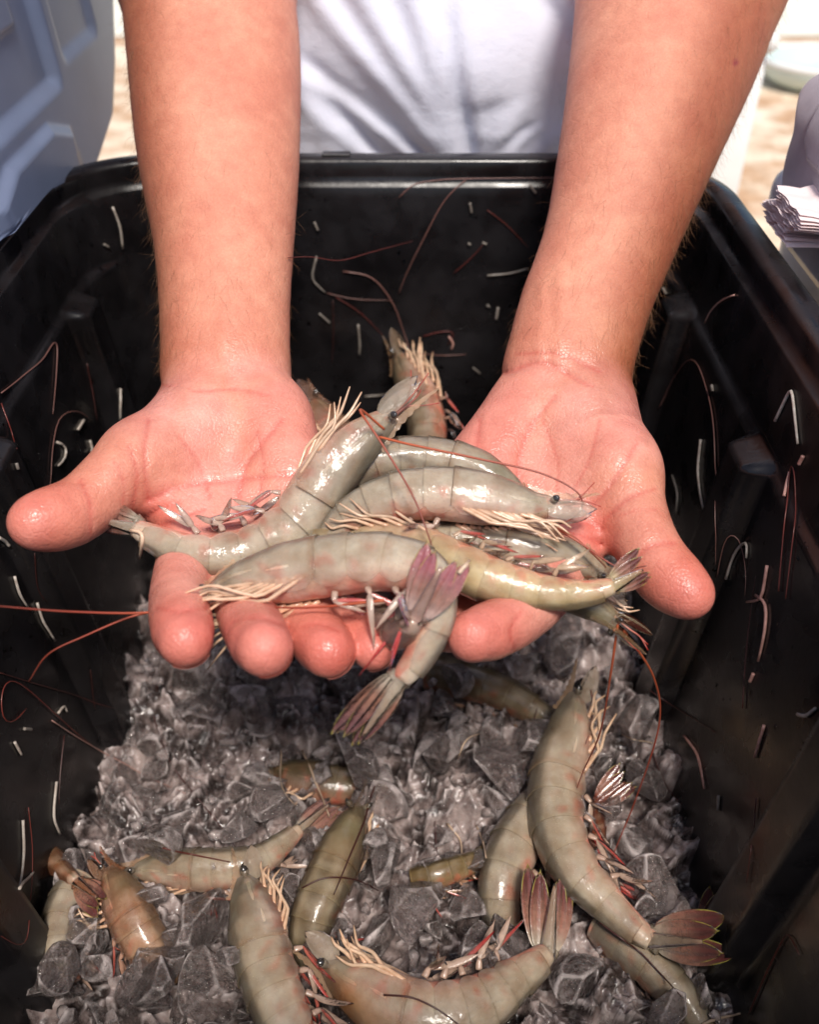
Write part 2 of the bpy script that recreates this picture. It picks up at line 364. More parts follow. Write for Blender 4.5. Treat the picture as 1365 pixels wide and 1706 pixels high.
palmR = [cone((916, 625, 458, 21), (905, 695, 449, 18)), cone((968, 630, 458, 21), (975, 700, 446, 19)),
         cone((980, 690, 450, 17), (950, 905, 411, 14)), cone((940, 690, 452, 16), (880, 925, 412, 13.5)), cone((905, 690, 453, 16), (808, 920, 414, 13)), cone((880, 690, 450, 17), (745, 880, 416, 13.5)),
         cone((868, 700, 446, 16.5), (790, 790, 434, 16)),
         cone((990, 690, 446, 18), (1030, 775, 422, 16.5)), cone((970, 710, 438, 18), (985, 800, 424, 15)),
         cone((1030, 800, 420, 14), (975, 880, 414, 9))]
thumbR = chain([(1025, 765, 424, 16.5), (1052, 850, 408, 12.8), (1082, 918, 394, 11.3), (1110, 958, 388, 11.6), (1148, 990, 380, 10.3)])
fingR = [chain([(950, 905, 411, 13), (905, 990, 385, 11), (842, 1040, 366, 10.6), (788, 1060, 352, 10.0)]),
         chain([(880, 925, 412, 12.6), (820, 1000, 400, 10.5), (770, 1040, 396, 10), (730, 1045, 392, 9.6)]),
         chain([(808, 920, 414, 12.3), (740, 985, 408, 10.2), (690, 1020, 404, 9.6), (650, 1030, 402, 9.2)]),
         chain([(745, 880, 416, 11.5), (690, 940, 412, 9.2), (650, 970, 408, 8.6), (620, 985, 406, 8.2)])]
chest = [(np.array([-.15, .85, .60]), np.array([.19, .85, .60]), .06, .06), (np.array([.02, .84, .60]), np.array([.02, .80, .42]), .07, .06)]
upL.append((upL[-1][1], np.array([-.15, .85, .60]), .046, .055)); upR.append((upR[-1][1], np.array([.19, .85, .60]), .046, .055))

def crease(pts, width, depth): return (catmull([P(*p) for p in pts], 60), width * (.8 if depth > 0 else 1) / 1000, depth / 1000)
# wrist and palm lines, folds at the thumb joints
CR = [crease([(262, 640, 452), (330, 652, 440), (400, 650, 440), (485, 668, 452)], 1.2, 1.0),
      crease([(247, 700, 420), (240, 760, 405), (248, 835, 405)], 1.5, 1.0),
      crease([(500, 790, 420), (400, 800, 412), (300, 812, 412), (250, 832, 405)], 1.6, 1.1),
      crease([(470, 700, 430), (410, 780, 415), (395, 860, 405)], 1.6, .9),
      crease([(300, 836, 410), (262, 850, 405), (245, 862, 405)], 1.2, 1.2), crease([(340, 850, 408), (290, 868, 405), (255, 880, 405)], 1.2, 1.2),
      crease([(134, 800, 385), (150, 842, 380), (150, 890, 385)], 1.2, .7), crease([(215, 745, 400), (228, 790, 395), (222, 842, 400)], 1.3, .7),
      crease([(842, 622, 445), (905, 605, 440), (960, 632, 440), (1032, 668, 448)], 1.5, 1.5),
      crease([(860, 590, 448), (930, 590, 442), (1000, 620, 445)], 1.2, .8),
      crease([(925, 660, 440), (880, 720, 425), (862, 800, 415), (880, 850, 410)], 1.7, 1.0),
      crease([(1060, 740, 420), (1030, 790, 405), (1000, 830, 402), (960, 850, 402)], 1.6, 1.1),
      crease([(800, 700, 430), (800, 760, 425), (850, 800, 418), (960, 850, 402)], 1.6, .9),
      crease([(930, 868, 405), (980, 872, 400), (1005, 880, 400)], 1.3, 1.3), crease([(920, 885, 405), (970, 893, 402), (1000, 905, 402)], 1.3, 1.3),
      crease([(1050, 940, 385), (1085, 910, 378), (1125, 905, 385)], 1.3, .8), crease([(1005, 868, 400), (1050, 830, 395), (1092, 815, 402)], 1.3, .6),
      crease([(262, 1012, 352), (300, 1020, 345), (345, 1012, 352)], 1.0, .8), crease([(388, 1036, 345), (430, 1030, 338), (482, 1046, 345)], 1.0, .8), crease([(868, 1020, 360), (850, 1048, 355), (858, 1085, 360)], 1.0, .8), crease([(505, 1045, 352), (530, 1040, 350), (565, 1052, 352)], 1.0, .7),
      crease([(290, 720, 430), (330, 770, 418), (350, 830, 408)], .9, .4), crease([(430, 720, 425), (440, 780, 415), (425, 850, 408)], .9, .4), crease([(905, 700, 425), (930, 770, 412), (925, 840, 405)], .9, .4), crease([(1000, 700, 425), (985, 760, 412), (960, 810, 405)], .9, .4),
      crease([(190, 770, 400), (205, 800, 395), (205, 840, 398)], .8, .4), crease([(1035, 860, 398), (1062, 850, 394), (1092, 850, 398)], .8, .4),
      # tendons of the right wrist: raised
      crease([(935, 440, 470), (935, 520, 452), (930, 620, 440)], 2.6, -.7), crease([(905, 470, 470), (900, 560, 452), (900, 600, 445)], 2.4, -.5),
      crease([(375, 470, 470), (372, 560, 450), (370, 630, 440)], 2.6, -.5)]
def sdcone(X, c):
    a, b, ra, rb = c; ab = b - a; Y = X - a; t = np.clip((Y @ ab) / (ab @ ab), 0, 1)
    Y = Y - t[:, None] * ab; return np.sqrt(np.einsum('ij,ij->i', Y, Y)) - (ra + (rb - ra) * t)
def smin(a, b, k):
    h = np.clip(.5 + .5 * (b - a) / k, 0, 1); return b + (a - b) * h - k * h * (1 - h)
GROUPS = {'bodyL': (armL + palmL, .012), 'bodyR': (armR + palmR, .012), 'upL': (upL, .03), 'upR': (upR, .03), 'chest': (chest, .04),
          'tL': (thumbL, .006), 'tR': (thumbR, .006)}
for i in range(4): GROUPS['fL%d' % i] = (fingL[i], .004); GROUPS['fR%d' % i] = (fingR[i], .004)
def body_sdf(X, act=None):
    def grp(n):
        ps, k = GROUPS[n]; d = None
        for ci, c in enumerate(ps):
            if act is not None and (n, ci) not in act: continue
            e = sdcone(X, c)
            d = e if d is None else smin(d, e, k)
        return d
    def su(a, b, k): return b if a is None else (a if b is None else smin(a, b, k))
    out = None
    for s in 'LR':
        pal = grp('body' + s); t = su(pal, grp('up' + s), .03); t = su(t, grp('t' + s), .009)
        res = t
        for i in range(4):
            f = grp('f%s%d' % (s, i))
            if f is not None: 
                x = su(pal, f, .006); res = x if res is None else np.minimum(res, x)
        if res is not None: out = res if out is None else np.minimum(out, res)
    out = su(out, grp('chest'), .03)
    return np.full(len(X), 1.0) if out is None else out
def add_creases(X, d):
    for q, wd, dep in CR:
        m = (X > q.min(0) - 3 * wd - .012).all(1) & (X < q.max(0) + 3 * wd + .012).all(1)
        if not m.any(): continue
        V = CAM - X[m]; V = nrm(V)
        D = X[m][:, None] - q[None]; 
        al = (D * V[:, None]).sum(-1); perp = np.linalg.norm(D - al[..., None] * V[:, None], axis=-1)
        perp = np.where(np.abs(al) < .018, perp, 1); r = perp.min(1)
        d[m] += dep * np.exp(-(r / wd) ** 2)
    return d
def surface_net(h=.00145, B=16):
    allp = np.array([p for ps, _ in GROUPS.values() for c in ps for p in (c[0], c[1])]); lo = allp.min(0) - .14; hi = allp.max(0) + .14
    nb = np.ceil((hi - lo) / (h * B)).astype(int)
    bi = np.stack(np.meshgrid(*[np.arange(n) for n in nb], indexing='ij'), -1).reshape(-1, 3)
    cen = lo + (bi + .5) * h * B
    d0 = body_sdf(cen); keep = np.abs(d0) < h * B * .87 + .012; bi = bi[keep]
    keys = [(n, ci) for n, (ps, k) in GROUPS.items() for ci in range(len(ps))]; hb = h * B * .87
    near = np.stack([sdcone(lo + (bi + .5) * h * B, GROUPS[n][0][ci]) < hb + GROUPS[n][1] * 1.4 + .015 for n, ci in keys], 1)
    G = (nb + 2) * B; loc = np.stack(np.meshgrid(*[np.arange(B + 1)] * 3, indexing='ij'), -1).reshape(-1, 3)
    cid, cpos, E = [], [], [[], [], []]
    key = lambda q: (q[..., 0] * G[1] + q[..., 1]) * G[2] + q[..., 2]
    n1 = B + 1
    for b, nr_ in zip(bi, near):
        act = {keys[i] for i in np.flatnonzero(nr_)}
        if not act: continue
        gi = b * B + loc; X = lo + gi * h
        d = body_sdf(X, act)
        if d.min() > .004 or d.max() < -.004: continue
        d = add_creases(X, d)
        if d.min() > 0 or d.max() < 0: continue
        D = d.reshape(n1, n1, n1); 
        acc = np.zeros((B, B, B, 3)); cnt = np.zeros((B, B, B))
        for ax in range(3):
            sl0 = [slice(None)] * 3; sl1 = [slice(None)] * 3; sl0[ax] = slice(0, B); sl1[ax] = slice(1, n1)
            a, c = D[tuple(sl0)], D[tuple(sl1)]; s = (a < 0) != (c < 0)
            t = np.where(s, a / np.where(s, a - c, 1), 0)
            o1, o2 = [k for k in range(3) if k != ax]
            for da in (0, 1):
                for db in (0, 1):
                    s2 = [slice(None)] * 3; s2[o1] = slice(da, da + B); s2[o2] = slice(db, db + B)
                    ss = s[tuple(s2)]; tt = t[tuple(s2)]
                    acc[..., ax] += ss * tt; acc[..., o1] += ss * da; acc[..., o2] += ss * db; cnt += ss
            # owned edges: start point inside 0..B-1 in every axis
            s3 = [slice(0, B)] * 3; so_ = s[tuple(s3)]; idx = np.argwhere(so_)
            if len(idx): E[ax].append(np.c_[idx + b * B, (a[tuple(s3)][so_] < 0)])
        m = cnt > 0; idx = np.argwhere(m)
        cid.append(key(idx + b * B)); cpos.append(lo + h * (idx + b * B + acc[m] / cnt[m][:, None]))
    cid = np.concatenate(cid); cpos = np.concatenate(cpos); o = np.argsort(cid); cid = cid[o]; cpos = cpos[o]
    F = []
    for ax in range(3):
        e = np.concatenate(E[ax]).astype(np.int64); p, ins = e[:, :3], e[:, 3]
        b_, c_ = (ax + 1) % 3, (ax + 2) % 3; ub = np.zeros(3, int); ub[b_] = 1; uc = np.zeros(3, int); uc[c_] = 1
        q = np.stack([key(p), key(p - ub), key(p - ub - uc), key(p - uc)], 1)
        ii = np.searchsorted(cid, q); ii = np.clip(ii, 0, len(cid) - 1); ok = (cid[ii] == q).all(1); ii = ii[ok]; ins = ins[ok]
        F.append(np.where(ins[:, None] == 1, ii, ii[:, ::-1]))
    return cpos, np.concatenate(F)
bv, bf = surface_net()
# relax a little
def relax(v, f, it, lam=.5):
    e = np.concatenate([f[:, [0, 1]], f[:, [1, 2]], f[:, [2, 3]], f[:, [3, 0]]]); n = len(v)
    for k in range(it):
        s = np.zeros_like(v); c = np.bincount(e[:, 0], minlength=n) + np.bincount(e[:, 1], minlength=n)
        for ax in range(3): s[:, ax] = np.bincount(e[:, 0], v[e[:, 1], ax], n) + np.bincount(e[:, 1], v[e[:, 0], ax], n)
        v = v + lam * (s / np.maximum(c, 1)[:, None] - v)
    return v
bv = relax(bv, bf, 3)
def skin_colour(v):
    fore = srgb(216, 150, 122); palm = srgb(230, 166, 154); red = srgb(212, 106, 88); tan = srgb(158, 92, 58)  # tan is darkened to stand in for shade on the outer forearms
    n = len(v); col = np.repeat(fore[None], n, 0)
    def dist(ps):
        d = np.full(n, 9.0)
        for c in ps: d = np.minimum(d, sdcone(v, c))
        return d
    # outer forearm sides: tan deepened to paint in shade, by angle round the bone
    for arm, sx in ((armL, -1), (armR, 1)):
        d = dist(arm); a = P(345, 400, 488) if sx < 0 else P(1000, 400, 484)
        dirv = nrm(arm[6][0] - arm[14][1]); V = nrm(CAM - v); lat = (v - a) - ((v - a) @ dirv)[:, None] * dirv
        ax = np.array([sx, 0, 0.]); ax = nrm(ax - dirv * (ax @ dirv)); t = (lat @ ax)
        k = sstep(-.004, .034, t) * (d < .03); col = col * (1 - .85 * k[:, None]) + tan * .85 * k[:, None]  # blends in the deepened tan that paints shade on the outer side
    for pal, th, fs in ((palmL, thumbL, fingL), (palmR, thumbR, fingR)):
        dp = dist(pal); k = sstep(.010, -.004, dp); 
        wr = pal[0][0]; along = nrm(pal[3][1] - wr); s = (v - wr) @ along; k = k * sstep(-.004, .02, s)
        col = col * (1 - k[:, None]) + palm * k[:, None]
        for ch in [th] + fs:
            df = dist(ch); k = sstep(.004, -.001, df); col = col * (1 - .8 * k[:, None]) + palm * .8 * k[:, None]
            tip = ch[-1][1]; k = sstep(.034, .008, np.linalg.norm(v - tip, axis=1)); col = col * (1 - .55 * k[:, None]) + red * .55 * k[:, None]
    for (px, py, zc, r, c, a) in [(470, 720, 438, .03, red, .35), (790, 770, 430, .035, red, .3), (850, 700, 440, .03, red, .3), (270, 860, 408, .02, red, .6), (985, 890, 405, .022, red, .6),
                               (1226, 105, 500, .0022, srgb(140, 40, 60), .8), (340, 780, 430, .02, srgb(240, 165, 145), .5), (1000, 760, 420, .025, srgb(240, 165, 145), .3)]:
        d = np.linalg.norm(v - P(px, py, zc), axis=1) if r > .005 else np.linalg.norm(np.cross(v - CAM, nrm(ray(px, py))), axis=1)
        k = sstep(r, r * .2, d) * a; col = col * (1 - k[:, None]) + c * k[:, None]
    # creases a little redder
    for q, wd, dep in CR:
        if dep < 0: continue
        m = (v > q.min(0) - .015).all(1) & (v < q.max(0) + .015).all(1)
        if not m.any(): continue
        X = v[m]; V = nrm(CAM - X); D = X[:, None] - q[None]; al = (D * V[:, None]).sum(-1); perp = np.linalg.norm(D - al[..., None] * V[:, None], axis=-1)
        r = np.where(np.abs(al) < .018, perp, 1).min(1); k = .45 * np.exp(-(r / (wd * .85)) ** 2)
        cc = col[m]; col[m] = cc * (1 - k[:, None]) + srgb(196, 84, 72) * k[:, None]
    return col
person = empty('person', (.02, .80, .1), 'person in a white t-shirt holding out prawns in two wet open hands', 'person')
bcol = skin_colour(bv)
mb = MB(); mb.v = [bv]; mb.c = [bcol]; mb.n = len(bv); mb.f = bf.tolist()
wet = np.zeros(len(bv))
for ps in (palmL, palmR, thumbL, thumbR, *fingL, *fingR):
    for c in ps: wet = np.maximum(wet, sstep(.012, .0, sdcone(bv, c)))
mb.alpha = wet
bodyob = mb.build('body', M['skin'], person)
body_bvh = BVHTree.FromPolygons(bv.tolist(), bf.tolist())
print('body', len(bv))
# hair on the forearms
def hairs():
    me = bodyob.data; n = len(me.vertices); nr = np.zeros(n * 3); me.vertices.foreach_get('normal', nr); nr = nr.reshape(-1, 3)
    mb = MB()
    for arm, sx, N in ((armL, -1, 2600), (armR, 1, 3000)):
        d = np.full(n, 9.0)
        for c in arm: d = np.minimum(d, sdcone(bv, c))
        a, b = arm[0][0], arm[14][1]; dirv = nrm(b - a); s = (bv - a) @ dirv; L = np.linalg.norm(b - a)
        side = nr[:, 0] * sx; back = -(nr * nrm(CAM - bv)).sum(1)
        wgt = (d < .012) * (s > .02) * (s < L * 1.0) * (.10 * sstep(-1, 0, side) + sstep(.15, .75, side) * 1.0 + sstep(-.1, .6, back) * 1.0 + .25 * sstep(.6, .85, s / L) * (back < 0))
        idx = RNG.choice(n, N, p=wgt / wgt.sum())
        for i in idx:
            r1, r2, r3 = RNG.normal(size=3); t = nrm(dirv * (1 + .3 * r1) + nr[i] * .12 + RNG.normal(size=3) * .35); t = t - nr[i] * min(0, t @ nr[i])
            ln = .006 + .008 * RNG.random(); p0 = bv[i]; p1 = p0 + t * ln * .5 + nr[i] * ln * .05; p2 = p1 + nrm(t + RNG.normal(size=3) * .25 - nr[i] * .05) * ln * .5
            u, w_ = frame(nrm(p2 - p0)); r = .00004
            v = []
            for q, rr in ((p0, r), (p1, r * .8)):
                for k in range(3):
                    an = k * 2.0944; v.append(q + rr * (math.cos(an) * u + math.sin(an) * w_))
            v.append(p2)
            mb.add(v, [(0, 1, 4, 3), (1, 2, 5, 4), (2, 0, 3, 5), (3, 4, 6), (4, 5, 6), (5, 3, 6)])
    o = mb.build('arm_hair', M['hair'], person); o['kind'] = 'stuff'
hairs()
# nails on the underside of thumb and finger tips
def nail(ch, r):
    a, b = ch[-1][0], ch[-1][1]; T = nrm(b - a); V = nrm(CAM - b); D = nrm(-(V - T * (V @ T))); S = np.cross(T, D)
    g = np.zeros((9, 9, 3))
    for i, u in enumerate(np.linspace(-.9, .75, 9)):
        for j, a_ in enumerate(np.linspace(-.85, .85, 9)):
            w_ = 1 - .25 * max(0, u) ** 3 * abs(a_)
            g[i, j] = b + T * r * (-.25 + u * .95) + (D * math.cos(a_ * w_) + S * math.sin(a_ * w_)) * r * (1.0 - .12 * max(0, u) ** 2)
    mb = MB(); mb.grid(g); mb.build('fingernail', M['nail'], person)
for ch in [thumbL, thumbR] + fingL + fingR: nail(ch, ch[-1][3])

# ---------------------------------------------------------------- the white t-shirt
def shirt():
    NA, NZ = 520, 260; g = np.zeros((NZ, NA, 3)); a = np.linspace(0, 2 * math.pi, NA, endpoint=False)
    # folds as (angle-space line): start at the pinch on the tub rim and fan out upward
    for i, z in enumerate(np.linspace(.10, .70, NZ)):
        hw = np.interp(z, [.1, .28, .36, .5, .7], [.20, .205, .215, .24, .26]); hd = np.interp(z, [.1, .3, .5, .7], [.115, .12, .135, .14])
        yc = np.interp(z, [.1, .28, .4, .7], [.865, .855, .872, .92])
        x = .025 + hw * np.sign(np.cos(a)) * np.abs(np.cos(a)) ** .75; yy = -np.sign(np.sin(a)) * np.abs(np.sin(a)) ** .75
        y = yc + hd * yy; g[i, :, 0] = x; g[i, :, 1] = y; g[i, :, 2] = z
    X, Z = g[..., 0], g[..., 2]; front = sstep(.1, -.3, (g[..., 1] - .88) / .12)
    fold = np.zeros_like(X)
    def F(x0, z0, x1, z1, w0, w1, dep):
        t = np.clip((Z - z0) / (z1 - z0), -.3, 1.3); cx = x0 + (x1 - x0) * t + .006 * np.sin(t * 3 + x0 * 50); wd = w0 + (w1 - w0) * np.clip(t, 0, 1)
        k = sstep(-.25, .0, t) * sstep(1.3, .9, t)
        u = (X - cx) / (wd * 1.7); return .38 * dep * k * (np.exp(-u * u) - .55 * np.exp(-(u - 1.5) ** 2 / .7))
    px = .03
    for a_ in [(.02, .262, -.075, .385, .004, .009, .011), (.028, .262, -.045, .40, .004, .010, .013), (.036, .262, -.005, .42, .0035, .008, .010), (.0, .262, -.10, .33, .005, .008, .007),
              (-.03, .262, -.14, .36, .005, .012, .008), (.042, .262, .02, .40, .003, .007, -.010), (.15, .30, .07, .40, .006, .008, -.011), (.055, .262, .062, .30, .005, .009, -.007),
              (.075, .262, .085, .285, .003, .004, -.006), (.10, .262, .19, .33, .008, .012, .006), (.17, .32, .11, .44, .006, .008, .008), (-.06, .27, -.16, .44, .008, .014, .008)]:
        fold += F(*a_)
    g[..., 1] -= fold * front * 1.25
    g[..., 1] -= .006 * front * np.sin(X * 33 + Z * 21)
    # blouse: cloth bulges over the rim
    g[..., 1] -= front * .012 * np.exp(-((Z - .33) / .045) ** 2)
    mb = MB(); mb.grid(g, closed=True)
    # sleeves
    for ch, s in ((upL, -1), (upR, 1)):
        q = catmull([ch[1][0] * .35 + ch[1][1] * .65, ch[1][1], ch[-1][1]], 30); T = nrm(np.gradient(q, axis=0)); u, _ = frame(T[0]); gg = np.zeros((30, 40, 3))
        for i in range(30):
            u = nrm(u - T[i] * (u @ T[i])); w_ = np.cross(T[i], u); an = np.arange(40) * 2 * math.pi / 40
            r = .082 + .02 * i / 30 + .004 * np.sin(an * 5 + i * .3)
            gg[i] = q[i] + r[:, None] * (np.cos(an)[:, None] * u + np.sin(an)[:, None] * w_)
        mb.grid(gg, closed=True)
    o = mb.build('t_shirt', M['shirt'], person, k=.90); return o
shirt()
# ---------------------------------------------------------------- prawns
def shellmat(name, sub):
    m = mat(name, use_col=True, rough=.3, noise=[(60, 4, .76, 1.10, (1.02, 1.0, .95)), (150, 4, .86, 1.08, (1.05, .94, .88)), (520, 3, .93, 1.04, (1, 1, 1))], bump=[('noise', 120, .0007), ('noise', 420, .0002)],
            Subsurface_Weight=sub, Subsurface_Radius=(.006, .005, .004), Coat_Weight=.35, Coat_Roughness=.07, IOR=1.36)
    speckle(m, 900, (.10, .07, .05)); rough_noise(m, 160, .28, .5); return m
M['flesh'] = shellmat('prawn_flesh', 1.0)
def see_through(m, fac, gloss=.05):
    t = m.node_tree; b = t.nodes['Principled BSDF']; out = t.nodes['Material Output']
    tr = t.nodes.new('ShaderNodeBsdfTransparent'); mx = t.nodes.new('ShaderNodeMixShader'); mx.inputs[0].default_value = fac
    t.links.new(tr.outputs[0], mx.inputs[1]); t.links.new(b.outputs[0], mx.inputs[2])
    gl = t.nodes.new('ShaderNodeBsdfGlossy'); gl.inputs['Roughness'].default_value = gloss; fr = t.nodes.new('ShaderNodeFresnel'); fr.inputs[0].default_value = 1.36; m2 = t.nodes.new('ShaderNodeMixShader')
    if b.inputs['Normal'].links: t.links.new(b.inputs['Normal'].links[0].from_socket, gl.inputs['Normal']); t.links.new(b.inputs['Normal'].links[0].from_socket, fr.inputs['Normal'])
    t.links.new(fr.outputs[0], m2.inputs[0]); t.links.new(mx.outputs[0], m2.inputs[1]); t.links.new(gl.outputs[0], m2.inputs[2]); t.links.new(m2.outputs[0], out.inputs[0])
M['shell'] = shellmat('prawn_shell', .6); M['shell'].node_tree.nodes['Principled BSDF'].inputs['Coat Weight'].default_value = 0; see_through(M['shell'], .36, .09)
M['leg'] = mat('prawn_leg', use_col=True, rough=.3, noise=[(300, 3, .8, 1.05, (1, .92, .85))], Subsurface_Weight=.2, Subsurface_Radius=(.002, .001, .001), Coat_Weight=.3, Coat_Roughness=.1)
M['fin'] = mat('prawn_tail_fin', use_col=True, rough=.25, noise=[(400, 4, .75, 1.1, (1, 1, 1))], bump=[('noise', 900, .0002)], Coat_Weight=.2, Coat_Roughness=.06); see_through(M['fin'], .72, .08)
M['antenna'] = mat('prawn_antenna', use_col=True, rough=.35)
M['eye'] = mat('prawn_eye', base=(.035, .030, .026), rough=.08, Coat_Weight=1.0, Coat_Roughness=.02)
GREY = srgb(208, 196, 176); CREAM = srgb(220, 190, 162); RED = srgb(196, 62, 48); OLIVE = srgb(184, 172, 132); PINKM = srgb(205, 150, 130); DARKP = srgb(88, 44, 48)
SPINES = []         # (points, radii) of every prawn, so that the ice can keep clear of them
def blade(p0, T, W, N, L, wd, cols, cup=.15, tip=.35, thick=.0005, droop=0.0, nu=12, nv=7, pointy=1.0, thr=.0):
    """a leaf-shaped plate from p0 along T, width along W, normal N; cols(u, v) -> colour"""
    def sheet(off):
        g = np.zeros((nu, nv, 3)); c = np.zeros((nu, nv, 3))
        for i, u in enumerate(np.linspace(0, 1, nu)):
            hw = wd * .5 * (max(0.0, math.sin(math.pi * min(1, (u * .93 + .07)) ** pointy)) ** .55) * (1 if u > .02 else .8)
            if i == nu - 1: hw *= .35
            for j, v in enumerate(np.linspace(-1, 1, nv)):
                g[i, j] = p0 + T * L * (u - .05 * v * v * u) + W * hw * v + N * (off + cup * hw * (v * v - .3) * 1.0 - droop * L * u * u + .12 * hw * (abs(v) < .2))
                c[i, j] = cols(u, v)
        return g, c
    a, ca = sheet(0); b, cb = sheet(-thick); return np.concatenate([a, b[:, ::-1]], 1), np.concatenate([ca, cb[:, ::-1]], 1)
def shrimp(label, pts, side=1, roll=0.0, R=.0125, group=None, tail_roll=0.0, fan=1.0, tint=(1, 1, 1), seed=0, legs='tucked', hue=GREY, antennae=(), head=True, legsout=0.0,
           tailcol=1.0, s0=0.0, s1=1.0, swim=1.0, orange=0.0, feelers=True, swimcol=None, warm=0.0, tail_dir=None, face=.65, tl=1.0, lb=.5, l0=0, lk=1.0, finc=None):
    """pts: pixel x, y, mm from the camera, from the brow to the root of the tail; side: which side of that path the back is on"""
    rg = np.random.default_rng(seed + 11); tint = np.array(tint)
    q = catmull([P(*p) if len(p) == 3 else np.array(p[1:]) for p in pts], 121)
    L = np.linalg.norm(np.diff(q, axis=0), axis=1).sum() / (s1 - s0 if s1 > s0 else 1)
    T = nrm(np.gradient(q, axis=0)); V = nrm(CAM - q); n = nrm(np.cross(T, V)) * side; Vp = nrm(np.cross(n, T)); Vp *= np.sign((Vp * V).sum(1))[:, None]
    D = n * math.cos(roll) + Vp * math.sin(roll); Lx = np.cross(T, D)
    SS = np.linspace(s0, s1, 121)
    at = lambda s, A: np.array([np.interp(s, SS, A[:, k]) for k in range(3)])
    hprof = lambda s: R * np.interp(s, [-.02, .0, .04, .12, .25, .36, .40, .55, .68, .80, .90, .97, 1.0], [.16, .26, .42, .70, .98, 1.0, .99, .93, .82, .66, .50, .40, .32])
    wprof = lambda s: R * np.interp(s, [-.02, .0, .04, .12, .25, .36, .55, .68, .80, .90, 1.0], [.16, .26, .38, .60, .80, .84, .82, .72, .56, .42, .26])
    def ring(s, A, K, sc=1.0, lowk=1.0, lobe=0):
        c, d, l, t = at(s, q), nrm(at(s, D)), nrm(at(s, Lx)), nrm(at(s, T)); h, w_ = hprof(s) * sc, wprof(s) * sc
        a = np.linspace(-A, A, K); ca, sa = np.cos(a), np.sin(a)
        hy = np.where(ca > 0, h * ca * (1 - .06 * (1 - np.abs(sa))), h * ca * lowk); wx = w_ * np.sign(sa) * np.abs(sa) ** .82
        return c + hy[:, None] * d + wx[:, None] * l + lobe * t, a
    root = empty('prawn', tuple(q[60]), label, 'prawn', group); MBn = lambda: MB()
    SPINES.append((q.copy(), np.array([hprof(s) for s in SS])))
    hue = hue * tint; ven = (PINKM * .75 + hue * .3) * tint
    def shade(s, a, u=0):
        ab = np.abs(a) / 2.2; c = hue[None] * (1 + .05 * np.cos(3 * a))[:, None]
        c = c * (1 - .35 * sstep(.65, 1.0, ab))[:, None] + ven * (.35 * sstep(.65, 1.0, ab))[:, None]
        c = c * (1 - .22 * sstep(.3, .0, ab) * (.5 + warm))[:, None] + OLIVE * tint * (.22 * sstep(.3, .0, ab) * (.5 + warm))[:, None]
        if orange: k = orange * sstep(.8, .3, ab) * np.exp(-((s - .16) / .14) ** 2); c = c * (1 - k[:, None]) + srgb(205, 120, 45) * k[:, None]
        pn = np.array([mnoise.noise(Vector((s * 22 + seed * 3.7, float(x) * 2.2, seed))) for x in a]); k = (.48 * sstep(.05, .50, pn) * sstep(.38, .75, ab))[:, None]; c = c * (1 - k) + srgb(206, 104, 78) * tint * k
        k = .3 * sstep(.85, 1.0, s); c = c * (1 - k) + srgb(150, 96, 86) * tint * k
        return c
    # soft body underneath
    mb = MBn(); g, c = [], []
    for s in np.linspace(max(s0, .03), min(s1, 1.0), 90):
        r, a = ring(s, math.pi * (1 - 1 / 40), 40, .93, lowk=.86); g.append(r)
        cc = shade(s, a); k = sstep(1.9, 2.6, np.abs(a)); redk = .45 * k * (s > .38) * (.5 + .5 * math.sin(s * 70)); cc = cc * (1 - .5 * k[:, None]) + PINKM * tint * .5 * k[:, None]
        cc = cc * (1 - redk[:, None]) + RED * tint * redk[:, None]
        aa = np.abs(a); og = .9 * np.exp(-((s - .19) / .085) ** 2) * sstep(1.5, .5, aa) * (head and 1); cc = cc * (1 - og[:, None]) + (srgb(120, 84, 48) if seed % 2 else srgb(104, 98, 62)) * tint * og[:, None]
        br = .6 * np.exp(-((s - .07) / .05) ** 2) * (head and 1); cc = cc * (1 - br) + srgb(120, 112, 86) * tint * br
        gl_ = .85 * sstep(.36, .40, s) * np.exp(-(aa / .20) ** 2); cc = cc * (1 - gl_[:, None]) + srgb(88, 74, 52) * tint * gl_[:, None]
        gs = .35 * sstep(.1, .16, s) * sstep(.36, .3, s) * sstep(1.3, 1.7, aa) * (.5 + .5 * np.sin(s * 330)); cc = cc * (1 - gs[:, None]) + srgb(226, 206, 196) * tint * gs[:, None]
        mu = .4 * sstep(.38, .42, s) * (.5 + .5 * np.sin(s * 64 + aa * 1.6)) * sstep(2.2, 1.2, aa); cc = cc * (1 - mu[:, None]) + srgb(224, 216, 196) * tint * mu[:, None]
        c.append(cc)
    mb.grid(np.array(g), np.array(c), closed=True, caps=True); mb.build('underbody', M['flesh'], root, origin=q[60])
